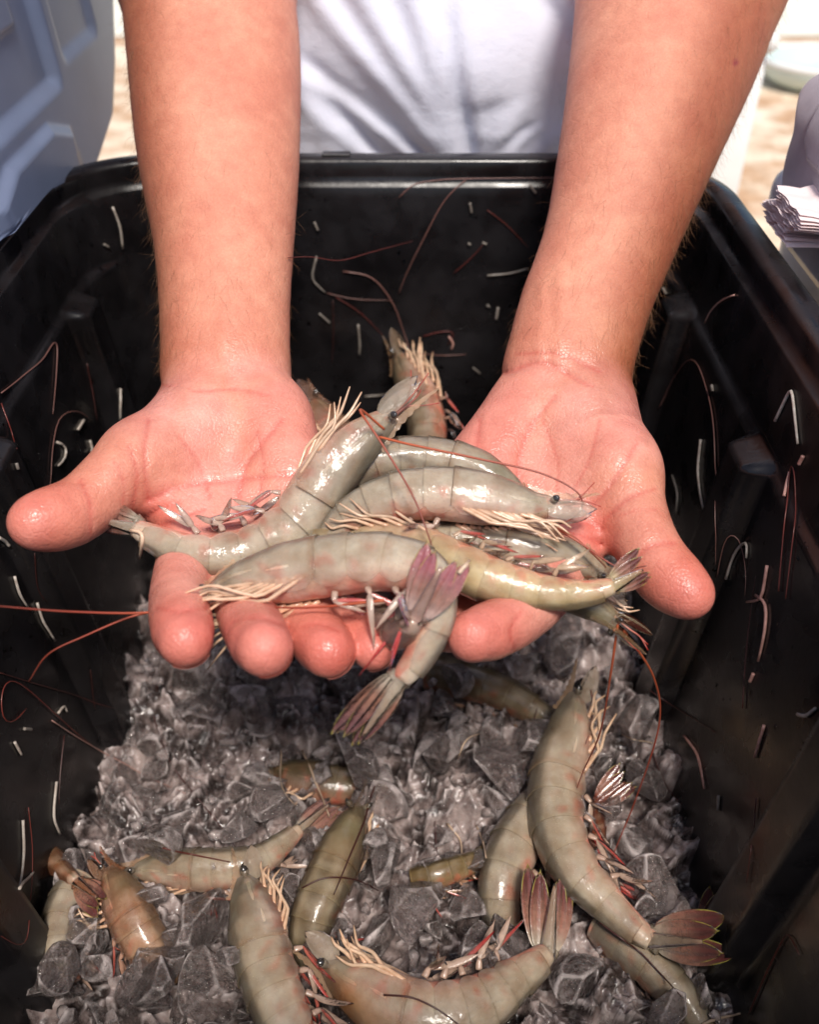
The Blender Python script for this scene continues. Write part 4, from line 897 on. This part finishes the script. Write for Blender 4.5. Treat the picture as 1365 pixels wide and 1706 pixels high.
special = [(175, 1290, 46, .010, 3), (700, 1505, 58, .020, 1), (812, 1585, 52, .022, 2), (330, 1530, 55, .010, 4), (1085, 1490, 56, .014, 5), (1130, 1415, 44, .014, 6), (265, 1600, 44, .010, 7), (125, 1385, 36, .010, 0), (1160, 1620, 54, .008, 2), (90, 1620, 50, .004, 1),
           (350, 1640, 60, .006, 6), (740, 1260, 60, .012, 4), (860, 1275, 70, .012, 3), (640, 1420, 52, .010, 5), (960, 1650, 60, .004, 7), (60, 1680, 48, 0, 3), (1080, 1290, 46, .016, 0), (1060, 1210, 52, .014, 2), (1030, 1060, 60, .018, 1), (950, 1075, 66, .016, 7), (905, 1230, 50, .022, 6), (262, 1405, 46, .022, 2), (95, 1610, 44, .020, 6), (520, 1590, 40, .022, 0), (265, 1630, 52, .020, 4), (455, 1330, 40, .012, 5), (600, 1280, 40, .014, 7), (845, 1565, 50, .018, 1), (1120, 1680, 52, .018, 3), (760, 1130, 40, .018, 2), (395, 1370, 40, .018, 0), (240, 1660, 48, .008, 5), (150, 1560, 40, .010, 3)]
cand = []
for (px, py, rp, z, b) in special:
    c = PZ(px, py, ICE + z); zc = np.linalg.norm(c - CAM) * .97; cand.append((c, rp / FPX * zc / 1.0, b))
for (q_, r_), si in zip(SPINES[8:23], range(15)):
    for t_ in ((.30, .62, .9) if si in (1, 2, 5, 6, 7, 9, 10, 12) else (.45, .85)):
        c = q_[int(t_ * 120)]; sd_ = np.array([rg.choice([-1, 1]) * r_.max() * rg.uniform(.7, 1.2), rg.uniform(-.004, .004), rg.uniform(-.002, .004)]); special.append(None); cand.append((c + sd_, rg.uniform(.008, .0115), int(rg.integers(0, 16))))
for yy in np.arange(.135, .575, .017):
    for xx in np.arange(-.20, .18, .018):
        x, y = xx + rg.uniform(-.006, .006), yy + rg.uniform(-.006, .006); r = rg.choice([.008, .0115, .015, .019], p=[.2, .3, .3, .2]); cand.append((np.array([x, y, ICE - .007 + icebump(x, y) + rg.uniform(-.004, .005)]), r, rg.integers(0, 16)))
top = []
PC = np.zeros((0, 3)); PR = np.zeros(0)
for k, (c, r, b) in enumerate(cand):
    if not inside_tub(c[0], c[1], c[2], r): continue
    if k >= len(special) and len(PC) and (np.linalg.norm(PC - c, axis=1) - .52 * (PR + r)).min() < 0: continue
    ok = False
    for dz in (0, -.006, -.012, -.018, -.024):
        cc = c + np.array([0, 0, dz])
        if k < len(special) or clear(cc, r, .32): ok = True; break
    if not ok: continue
    top.append((cc, r, int(b))); PC = np.vstack([PC, cc]); PR = np.append(PR, r)
print('top ice', len(top))
def eul(): return tuple(rg.uniform(0, 6.28, 3))
SPL = {0: 'pointed clear ice chunk left of the middle beside the left wall', 1: 'big triangular clear ice chunk above the orange-headed prawn', 2: 'clear cube-like ice chunk over the U-shaped prawn', 3: 'dark clear ice chunk left of the upright prawn', 4: 'cube-like ice chunk right of the big pale prawn'}
vis = sorted(range(len(top)), key=lambda i: -(top[i][1] / np.linalg.norm(top[i][0] - CAM)) - (1 if i < len(special) - 2 else 0))
ind = set(vis[:300])
def mesh_chunks(items, name, label):
    V, F, n = [], [], 0
    for c, r in items:
        v, f = LOW[rg.integers(0, 12)]; R_ = np.array(Matrix.Rotation(rg.uniform(0, 6.28), 3, Vector(rg.normal(size=3)))); V.append(v @ R_.T * r + c); F += [tuple(i + n for i in q) for q in f]; n += len(v)
    me = bpy.data.meshes.new(name); me.from_pydata(np.vstack(V).tolist(), [], F); me.polygons.foreach_set('use_smooth', [True] * len(F)); me.materials.append(M['ice_small']); o = link(name, me); o['kind'] = 'stuff'; o['label'] = label; return o
LAND = [('the biggest prawn', PZ(940, 1340, ICE)), ('the U-shaped prawn', PZ(700, 1670, ICE)), ('the upright prawn', PZ(440, 1580, ICE)), ('the olive prawn', PZ(560, 1440, ICE)),
        ('the sideways prawn', PZ(340, 1450, ICE)), ('the orange-pink prawn', PZ(220, 1530, ICE)), ('the half-sunk prawn', PZ(820, 1160, ICE)), ('the hanging tail', PZ(600, 1190, ICE)), ('the left fingertips', PZ(360, 1150, ICE)), ('the right thumb', PZ(1090, 1080, ICE))]
def ice_label(c, r):
    if c[0] < -.155: a = 'against the left wall'
    elif c[0] > .130: a = 'against the right wall'
    else: a = ''
    LL = sorted(LAND, key=lambda t: np.linalg.norm(t[1][:2] - c[:2])); n_, p_ = LL[0]; n2 = LL[1][0]; dx, dy = c[0] - p_[0], c[1] - p_[1]
    w_ = ('right of' if dx > 0 else 'left of') if abs(dx) > abs(dy) else ('behind' if dy > 0 else 'in front of')
    if a: w_ = 'near'
    sz = 'small' if r < .009 else ('middling' if r < .0118 else 'big')
    return ' '.join((sz + ' clear ice lump ' + a + ' ' + w_ + ' ' + n_ + ', toward ' + n2).split())
for i, (c, r, b) in enumerate(top):
    if i not in ind: continue
    o = bpy.data.objects.new('ice_chunk', BASES[b % 16]); C.objects.link(o); o.location = c; o.rotation_euler = eul(); o.scale = (r, r, r)
    tag(o, SPL.get(i) or ice_label(c, r), 'ice', 'crushed ice lumps in the heap')
low = [(c, r) for i, (c, r, b) in enumerate(top) if i not in ind]
def ice_sheet():
    """the fused mass between the lumps: a height field of small tilted facets at two sizes"""
    st = .0009; xs = np.arange(-.198, .172, st); ys = np.arange(.09, .578, st); X, Y = np.meshgrid(xs, ys, indexing='ij')
    H = np.zeros_like(X); q = np.stack([X.ravel(), Y.ravel()], 1)
    for size, amp, tilt in ((.026, .0070, .60), (.0115, .0024, .7), (.005, .0006, .7)):
        gx, gy = np.floor((q[:, 0] + 1) / size).astype(int), np.floor((q[:, 1] + 1) / size).astype(int); best = np.full(len(q), 9e9); hh = np.zeros(len(q)); tb = np.random.default_rng(int(size * 1e5)); T_ = tb.random((64, 64, 5))
        for dx in (-1, 0, 1):
            for dy in (-1, 0, 1):
                r = T_[(gx + dx) % 64, (gy + dy) % 64]; cx = (gx + dx + r[:, 0]) * size - 1; cy_ = (gy + dy + r[:, 1]) * size - 1
                ex, ey = q[:, 0] - cx, q[:, 1] - cy_; dd = ex * ex + ey * ey; m = dd < best; h = (r[:, 2] - .5) * 2 * amp + 1.25 * tilt * ((r[:, 3] - .5) * ex + (r[:, 4] - .5) * ey) * 2
                hh[m] = h[m]; best = np.minimum(best, dd)
        H += hh.reshape(X.shape)
    for _ in range(1): H[1:-1, 1:-1] = (H[1:-1, 1:-1] * 2 + H[:-2, 1:-1] + H[2:, 1:-1] + H[1:-1, :-2] + H[1:-1, 2:]) / 6
    ib = np.array([[icebump(x, y) for y in ys[::10]] for x in xs[::10]])
    IB = np.array([np.interp(ys, ys[::10], r) for r in ib]); IB = np.array([np.interp(xs, xs[::10], IB[:, j]) for j in range(len(ys))]).T
    Zs = ICE - .006 + IB * .9 + H
    # sink under the prawns
    for c, r in zip(SPP[::2], SPR[::2]):
        i0, i1 = np.searchsorted(xs, [c[0] - r * 1.3, c[0] + r * 1.3]); j0, j1 = np.searchsorted(ys, [c[1] - r * 1.3, c[1] + r * 1.3])
        if i1 > i0 and j1 > j0:
            d2 = (X[i0:i1, j0:j1] - c[0]) ** 2 + (Y[i0:i1, j0:j1] - c[1]) ** 2; lim = np.where(d2 < (r * .95) ** 2, c[2] + .15 * r, 9); Zs[i0:i1, j0:j1] = np.minimum(Zs[i0:i1, j0:j1], lim)
    n1, n2 = X.shape; me = bpy.data.meshes.new('ice_bed'); v = np.stack([X, Y, Zs], -1).reshape(-1, 3)
    a = (np.arange(n1 - 1)[:, None] * n2 + np.arange(n2 - 1)[None]).ravel(); f = np.stack([a, a + n2, a + n2 + 1, a + 1], 1)
    hx, hy, rc = (HX - .027) * K, (HY - .024) * K, (RC - .02) * K; o = np.abs(v[:, :2] - np.array([TX * K, TY * K])) - np.array([hx, hy]) + rc; sd = np.linalg.norm(np.maximum(o, 0), axis=1) + np.minimum(0, o.max(1)) - rc
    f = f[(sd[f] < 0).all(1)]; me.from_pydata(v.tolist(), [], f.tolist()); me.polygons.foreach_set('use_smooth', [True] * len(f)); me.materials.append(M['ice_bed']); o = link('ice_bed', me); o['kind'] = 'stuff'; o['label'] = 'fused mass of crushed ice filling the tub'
ice_sheet()
# splinters of ice in the gaps of the top layer
for _ in range(260):
    x, y = rg.uniform(-.19, .17), rg.uniform(.14, .56); r = rg.uniform(.0025, .0055); c = np.array([x, y, ICE + .002 + icebump(x, y) + rg.uniform(-.008, .008)])
    if inside_tub(x, y, 0, r) and clear(c, r, 1.0): low.append((c, r))
mesh_chunks(low, 'ice_splinters', 'splinters of ice in the gaps between the lumps')

# ---------------------------------------------------------------- what stands beside and behind
nb = empty('storage_tub', SC(.473, TY, BOTZ - .004), 'grey-black tub right beside the open one, lid leaf raised, napkins on it', 'tub')
g = TUBV.copy(); g[:, 0] += .493 * K; mb = MB(); mb.add(g, TUBF); mb.build('tub_body', M['lid_grey'], nb)
leaf2 = make_lid(.232, [(0, .286), (.003, .30), (.006, .318), (.010, .334), (.024, .350), (.05, .362), (.09, .372)], .06, .632, M['lid_grey'], nb, 'lid_leaf', sgn=-1, bosses=[(.54, .05, .05, .02, .003, .62), (.40, .05, .05, .02, .003, .62), (.26, .05, .05, .02, .003, .62)])
def wht(): return mat('white_foam', base=(.86, .86, .83), rough=.8, noise=[(60, 3, .95, 1, (1, 1, 1))])
bx = empty('foam_box', SC(.315, 1.4, -.13), 'white foam box on the ground behind the right arm', 'box')
M['foam'] = wht()
mb = MB(); box(mb, (.315, 1.4, .05), (.112, .2, .178), bev=.008); mb.build('box_body', M['foam'], bx, k=K)
mb = MB(); box(mb, (.315, 1.4, .2405), (.118, .206, .0115), bev=.005); mb.build('box_lid', M['foam'], bx, k=K)
bowl = empty('wash_basin', SC(1.0, 2.46, -.13), 'pale teal round basin on the ground, far right', 'basin')
g = []
for r_, z_ in ((.0, .012), (.09, .012), (.12, .03), (.135, .055), (.14, .057), (.142, .050), (.128, .02), (.1, .002), (0, .001)):
    a = np.linspace(0, 2 * math.pi, 49)[:-1]; g.append(np.stack([1.0 + r_ * np.cos(a), 2.46 + r_ * np.sin(a), np.full_like(a, -.129 + z_)], 1))
mb = MB(); mb.grid(np.array(g), closed=True); mb.build('bowl', mat('teal_enamel', base=srgb(196, 212, 206), rough=.3), bowl, k=K)
mb = MB(); a = np.linspace(0, 2 * math.pi, 49); mb.tube(np.stack([1.0 + .139 * np.cos(a), 2.46 + .139 * np.sin(a), np.full_like(a, -.072)], 1), .006, 49, 6, smooth=False); mb.build('rim', M['foam'], bowl, k=K)
mb = MB(); g = np.array([[[x, y, -.126] for x in np.linspace(-6, 30, 12)] for y in np.linspace(2.95, 60, 12)]); mb.grid(g[:, ::-1]); pv = mb.build('glare_sheet', mat('glare_ground', base=srgb(250, 244, 226), rough=.9, noise=[(8, 6, .86, 1, (1, 1, .97))]), k=K); pv['kind'] = 'structure'; pv['label'] = 'pale sheet over the far ground, painted bright for its glare'  # added sheet whose pale colour paints the overexposed glare of the ground
nk = empty('napkin_stack', SC(.24, .53, .295), 'stack of pale pink paper napkins on the neighbouring tub', 'napkins')
M['paper'] = mat('napkin_paper', base=srgb(240, 222, 220), rough=.9, bump=[('noise', 500, .0003)])
rn = np.random.default_rng(3)
for i in range(16):
    n1, n2 = 16, 26; g = np.zeros((n1, n2, 3)); x0 = .212 + rn.uniform(0, .002); ang = -.10 + i * .012
    for a_, u in enumerate(np.linspace(0, 1, n1)):
        for b_, v in enumerate(np.linspace(-1, 1, n2)):
            rag = .0010 * mnoise.noise(Vector((v * 4, i * .7, 0))) + .0002 * mnoise.noise(Vector((v * 25, i * 7.1, 1)))
            x = x0 + (rag if a_ == 0 else rag * (1 - u)) + u * .11; wy = (.022 + .012 * u) * v; y = .525 + wy * math.cos(ang) + .01 * math.sin(i * .4)
            z = .2895 + i * .0011 * (1.15 - .6 * sstep(0, .5, u)) + .0005 * math.sin(v * 7 + i * 1.3) + .0006 * math.sin(u * 9 + i) + .022 * sstep(.12, .4, u) * (i / 16) ** 2
            g[a_, b_] = (x, y, z)
    mb = MB(); mb.grid(np.concatenate([g, g[::-1] - np.array([0, 0, .0002])], 0)); mb.build('napkin', M['paper'], nk, k=K)
# ---------------------------------------------------------------- shed legs and feelers stuck to the walls and lying on the ice
bpy.context.view_layer.update(); DG = bpy.context.evaluated_depsgraph_get()
M['bit'] = mat('shed_leg', use_col=True, rough=.4, noise=[(400, 3, .75, 1.05, (1, .9, .85))])
def cast(px, py):
    r = Vector(nrm(ray(px, py))); ok, loc, n, _, ob, _ = scene.ray_cast(DG, Vector(CAM), r)
    if not ok: return None
    n = n if n.dot(r) < 0 else -n; return np.array(loc) + np.array(n) * .0007 - np.array(r) * .0004, np.array(n)
WALL = srgb(186, 178, 168); ROSE = srgb(196, 150, 138); TH = srgb(108, 46, 38); THD = srgb(66, 32, 28); THP = srgb(132, 92, 84)
def strand(name, label, cat_, pts, r, cols, grp, smooth=True):
    pp = [(x, y, 0) for x, y in pts]; n = max(10, int(np.linalg.norm(np.diff(np.array(pp), axis=0), axis=1).sum() / 9))
    q = catmull(pp, n) if smooth else np.concatenate([np.linspace(pp[i], pp[i + 1], max(3, n // (len(pp) - 1)))[:-1 if i < len(pp) - 2 else None] for i in range(len(pp) - 1)])
    out, last = [], None
    for x, y, _ in q:
        c = cast(x, y)
        if c is None: continue
        p = c[0]
        if last is not None and abs(np.linalg.norm(p - CAM) - np.linalg.norm(last - CAM)) > .02:      # bridges gaps as a taut feeler would
            d = np.linalg.norm(last - CAM); p = CAM + nrm(ray(x, y)) * (d + np.clip(np.linalg.norm(p - CAM) - d, -.004, .004))
        out.append(p); last = p
    if len(out) < 3: return
    out = np.array(out)
    for _ in range(2): out[1:-1] = (out[:-2] + out[1:-1] * 2 + out[2:]) / 4
    mb = MB(); mb.tube(out - out[0] , r, len(out), 5, cols, smooth=False); o = mb.build(name, M['bit'] if cat_ == 'leg piece' else M['antenna']); o.location = out[0]; tag(o, label, cat_, grp)
# mesh is built round its own origin, so the build scale about the camera stays 1
LG, AG = 'shed prawn leg pieces on the tub walls', 'shed prawn feelers in the tub'
for lab, pts in [
    ('bent white leg piece high on the left wall near the corner', [(187, 345), (200, 378), (204, 415)]), ('tiny white fleck beside the bent leg piece on the left wall', [(172, 407), (180, 412)]),
    ('short straight pale leg piece above the left thumb', [(199, 648), (200, 700)]), ('hooked white leg piece above the left thumb, like a bracket', [(93, 737), (110, 742), (108, 765), (95, 776)]),
    ('small pale crumb above the left thumb', [(128, 716), (138, 700)]), ('small oval pale crumb left of the left palm', [(148, 734), (153, 752)]), ('tiny bright fleck left of the left thumb', [(25, 772), (28, 782)]),
    ('white leg piece touching the tip of the left thumb', [(-4, 896), (16, 908)]), ('pale leg piece low on the left wall under the thumb', [(22, 960), (30, 990), (44, 1012)]), ('crooked pale leg piece beneath the crossing feelers', [(62, 1003), (68, 1035), (92, 1066)]),
    ('small white crumb shaped like a tooth on the left wall', [(95, 1188), (105, 1175), (110, 1186)]), ('tiny cream oval on the left wall', [(38, 1214), (50, 1215)]), ('pale splinter low on the left wall', [(22, 1236), (34, 1258)]),
    ('thin upright white leg piece at the lower left wall', [(36, 1366), (38, 1420), (32, 1478)]), ('short white leg piece leaning against the upright one', [(30, 1480), (54, 1452)]), ('tall cream leg piece at the edge of the ice on the left', [(92, 1302), (86, 1362), (98, 1390)]),
    ('white bent leg piece on the far wall left of the long feeler', [(528, 427), (518, 465), (542, 487)]), ('small blue-white flake on the far wall, upper left', [(524, 370), (530, 384)]), ('faint pale leg piece below the bent one on the far wall', [(532, 522), (550, 538)]),
    ('white teardrop fleck on the far wall above the prawns', [(597, 540), (600, 575), (599, 592)]), ('pale horizontal leg piece on the far wall by the right arm', [(812, 459), (850, 456), (880, 447)]), ('tiny white dot on the far wall, right of centre', [(780, 405), (784, 408)]),
    ('second tiny white dot on the far wall, farther right', [(804, 404), (811, 407)]), ('short upright white fleck beside the right wrist', [(830, 512), (827, 532)]), ('tiny round fleck beside the upright one by the right wrist', [(811, 508), (816, 511)]),
    ('pale lying splinter above the prawn snout at the far wall', [(608, 660), (640, 658), (660, 652)]), ('small dull tuft on the far wall low right', [(788, 612), (800, 622)]), ('curled pink-white piece on the far wall', [(748, 560), (756, 572), (752, 582)]),
    ('dim grey fleck on the far wall near the corner', [(883, 310), (893, 322)]), ('dim upright grey fleck under the upper feeler', [(783, 338), (786, 355)]), ('white chevron leg piece high on the right wall', [(1294, 702), (1322, 644), (1332, 740)]),
    ('pink short leg piece on the second wall panel', [(1308, 828), (1318, 786)]), ('tiny pink dash above the second wall panel', [(1334, 774), (1341, 760)]), ('two-jointed white leg piece beside the right thumb base', [(1170, 732), (1164, 784), (1172, 848)]),
    ('dim bent leg piece left of the two-jointed one', [(1122, 792), (1132, 822), (1128, 858)]), ('faint upright dash above the right palm edge', [(1188, 642), (1190, 652)]), ('pale arch-shaped leg piece right of the right thumb', [(1212, 965), (1222, 922), (1248, 898), (1246, 930)]),
    ('pink L-shaped leg piece low on the right wall', [(1281, 942), (1272, 1000), (1247, 1003)]), ('long two-part pink-white leg piece under the L-shaped one', [(1262, 992), (1280, 1004), (1278, 1050), (1266, 1102)]), ('small pink crumb below the long leg piece', [(1258, 1122), (1252, 1136)]),
    ('curved white crumb at the right edge low down', [(1332, 1190), (1346, 1194), (1362, 1180)]), ('pale leg piece with a red end low on the right wall', [(1276, 1208), (1268, 1235), (1260, 1262)]), ('bent rose leg piece standing off the ice by the right wall', [(1142, 1226), (1166, 1256), (1176, 1314)]),
    ('tiny pin-like dash low on the right wall', [(1200, 1325), (1198, 1350)]), ('tiny bright dash under the rim at the far right corner', [(1106, 480), (1112, 490)])]:
    dim = any(k in lab for k in ('faint', 'dim', 'dull')); pink = any(k in lab for k in ('pink', 'rose', 'red'))
    c = ROSE if pink else (WALL * .4 if dim else (WALL * .5 if 'far wall' in lab or 'tiny' in lab else WALL)); strand('leg_fragment', lab, 'leg piece', pts, [.0008, .0008, .0006] if len(pts) > 2 or abs(pts[0][1] - pts[1][1]) > 20 else .0009, [c, c, c * .75], LG, smooth=False)
for lab, pts, c, r in [
    ('long feeler arching along the top of the far wall', [(664, 330), (690, 308), (740, 299), (830, 297), (925, 296)], THP, .0004), ('feeler hanging from the arch down the far wall', [(776, 300), (740, 335), (705, 400), (680, 450), (664, 490)], THP, .0004),
    ('wavy red feeler on the far wall beside the left arm', [(478, 430), (520, 428), (565, 435), (620, 420), (688, 402)], TH, .0003), ('feeler looping over the back prawn on the far wall', [(572, 452), (620, 462), (655, 505), (670, 545), (685, 590)], THP, .0005),
    ('thin feeler leading to the back prawn snout', [(560, 495), (600, 520), (640, 560)], TH, .0003), ('pale thin feeler crossing the far wall low', [(545, 488), (590, 498), (650, 500)], THP, .0003),
    ('dark upright feeler on the far wall behind the left wrist', [(555, 500), (556, 560), (553, 610)], THD, .0003), ('short red feeler hooked on the far wall, right', [(756, 455), (785, 430), (806, 406)], TH, .0003), ('red feeler near the right arm on the far wall', [(812, 350), (845, 375), (880, 412)], TH, .0003),
    ('pale straight feeler low on the far wall', [(700, 590), (740, 592), (776, 590)], THP, .0004), ('pink feeler curl low on the far wall', [(705, 560), (735, 552), (760, 553), (745, 575)], TH, .0004),
    ('red feeler arch on the left wall under the notch', [(0, 655), (40, 625), (70, 600), (92, 565), (92, 620), (86, 690)], THP, .0004), ('short red feeler at the left picture edge', [(0, 672), (14, 710), (26, 748)], TH, .0004), ('dim red feeler left of the left wrist', [(145, 605), (152, 650), (160, 700)], THD, .0004),
    ('grey feeler loop hanging above the left thumb', [(150, 700), (128, 684), (98, 695), (86, 745), (82, 815)], THP, .0003), ('thin line of feeler below the left thumb', [(57, 920), (60, 960), (64, 985), (78, 1002)], THD, .0003),
    ('red hook-shaped feeler on the lower left wall', [(42, 1180), (20, 1204), (4, 1200), (0, 1160), (12, 1132), (40, 1145), (80, 1180), (130, 1225), (170, 1255)], TH, .0004), ('second red feeler running to the ice from the left', [(-5, 1120), (60, 1140), (130, 1160), (190, 1180)], THD, .0004),
    ('feeler with a pale end over the left ice edge', [(84, 1200), (130, 1230), (165, 1250), (240, 1290), (310, 1322)], ROSE * .7, .0004), ('dark upright feeler at the lower left wall', [(105, 1225), (98, 1290), (96, 1340)], THD, .0004), ('red feeler curve at the bottom left wall', [(45, 1345), (52, 1420), (48, 1510), (38, 1575), (0, 1558)], TH, .0003),
    ('short upright red feeler above the left ice', [(150, 1115), (154, 1150), (158, 1180)], THD, .0003), ('dark feeler swinging over the left ice to the upright prawn', [(262, 1140), (258, 1200), (285, 1270), (330, 1330), (375, 1385), (408, 1438)], THD, .0005),
    ('dark feeler crossing the pale sideways prawn', [(272, 1410), (310, 1422), (350, 1430), (384, 1436)], TH * .7, .0005), ('long dark feeler over the olive prawn', [(624, 1310), (605, 1370), (580, 1430), (555, 1490)], THD, .0006), ('arched black feeler under the olive prawn', [(505, 1480), (540, 1463), (590, 1464), (632, 1482)], THD, .0005),
    ('short black feeler lying on the U-shaped prawn', [(640, 1658), (690, 1663), (735, 1685), (772, 1712)], THD, .0005), ('dark straight feeler left of the big pale prawn', [(903, 1148), (888, 1210), (870, 1285)], THD * 1.2, .0004), ('rusty feeler up the front of the big pale prawn', [(985, 1150), (986, 1200), (975, 1240)], TH, .0004),
    ('upright dark feeler above the big triangular ice chunk', [(724, 1366), (728, 1410), (731, 1460)], THD, .0004), ('feeler with white end high on the right wall', [(1226, 492), (1205, 500), (1185, 520), (1176, 540)], ROSE, .0006), ('long feeler hanging down the right wall from a bend', [(1098, 680), (1125, 630), (1156, 596), (1180, 650), (1192, 720), (1194, 850), (1193, 940)], THP * .7, .0004),
    ('pair feeler bent over the second wall panel', [(1300, 985), (1310, 870), (1322, 770), (1328, 850), (1312, 998)], TH * .9, .0004), ('fine feeler arch above the L-shaped leg piece', [(1195, 960), (1205, 910), (1218, 886), (1236, 905), (1245, 950), (1244, 992)], THP * .7, .0003), ('dark hanging feeler low on the right wall', [(1240, 1180), (1244, 1110), (1252, 1030), (1262, 960)], THD, .0004),
    ('dark feeler from the ice to the right wall', [(1085, 1150), (1130, 1180), (1195, 1220)], THD, .0004), ('feeler trailing across the right ice', [(1090, 1255), (1105, 1300), (1130, 1335)], THD, .0004), ('dark line of feeler low on the right wall', [(1263, 1330), (1256, 1400), (1247, 1470)], THD, .0004),
    ('tangle of rusty feeler at the bottom right wall', [(1250, 1690), (1280, 1620), (1310, 1560), (1316, 1552), (1335, 1590)], TH * .6, .0004), ('black feeler from under the big pale prawn to the bottom', [(1000, 1535), (1060, 1580), (1100, 1620), (1135, 1660)], THD, .0005),
    ('bent cream leg lying on the ice right of centre', [(762, 1262), (776, 1232), (800, 1222)], CREAM * .7, .0006), ('thin cream leg across the right ice', [(1035, 1222), (1060, 1232), (1088, 1236)], CREAM * .7, .0006), ('cream leg crossing the ice in the middle', [(505, 1250), (530, 1310), (548, 1360)], CREAM * .7, .0008),
    ('cream bent leg left of the olive prawn', [(470, 1250), (468, 1310), (490, 1340)], CREAM * .6, .0006), ('pair of cream legs among the ice in the middle right', [(745, 1370), (768, 1400), (770, 1435)], CREAM * .75, .0007), ('second cream leg in the middle right ice', [(795, 1375), (805, 1400), (812, 1430)], CREAM * .8, .0008),
    ('cream leg at the bottom right corner', [(1170, 1706), (1200, 1694), (1236, 1688)], CREAM * .7, .0009), ('white stub of leg on the tail of the left palm prawn', [(220, 884), (240, 890), (232, 930)], CREAM * 1.05, .0011), ('cream stub of leg beside the pink tail fan', [(766, 956), (782, 934)], CREAM, .0011)]:
    strand('loose_leg' if 'leg' in lab and 'leg piece' not in lab else 'feeler', lab, 'leg' if ('leg' in lab and 'leg piece' not in lab) else 'feeler', pts, [r * .8, r * .8, r * .5], [c, c, c * .8], AG)
# water drops left on the tub walls
def drops():
    rgd = np.random.default_rng(9); v0, f0 = ico(1); V, F, n = [], [], 0; wd = M['ice_small']
    while n < 42 * 420:
        px, py = rgd.uniform(0, 1365), rgd.uniform(270, 1250); r = Vector(nrm(ray(px, py))); h = tub_bvh.ray_cast(Vector(CAM), r)
        if h[0] is None or h[0].z > .29: continue
        p = np.array(h[0]); nn = np.array(h[1]); nn = nn * (1 if nn @ np.array(r) < 0 else -1); u, w_ = frame(nn); R_ = rgd.choice([.0004, .0007, .0012], p=[.6, .3, .1]); el = rgd.uniform(1, 1.8)
        V.append(p + R_ * (v0[:, :1] * u + v0[:, 1:2] * w_ * el + v0[:, 2:] * nn * .45)); F += [tuple(i + n for i in q) for q in f0]; n += len(v0)
    me = bpy.data.meshes.new('water_drops'); me.from_pydata(np.vstack(V).tolist(), [], F); me.polygons.foreach_set('use_smooth', [True] * len(F)); me.materials.append(mat('water', base=(.9, .9, .9), rough=.03, Transmission_Weight=1.0, IOR=1.33)); o = link('water_drops', me); o['kind'] = 'stuff'; o['label'] = 'fine water drops clinging to the tub walls'
drops()
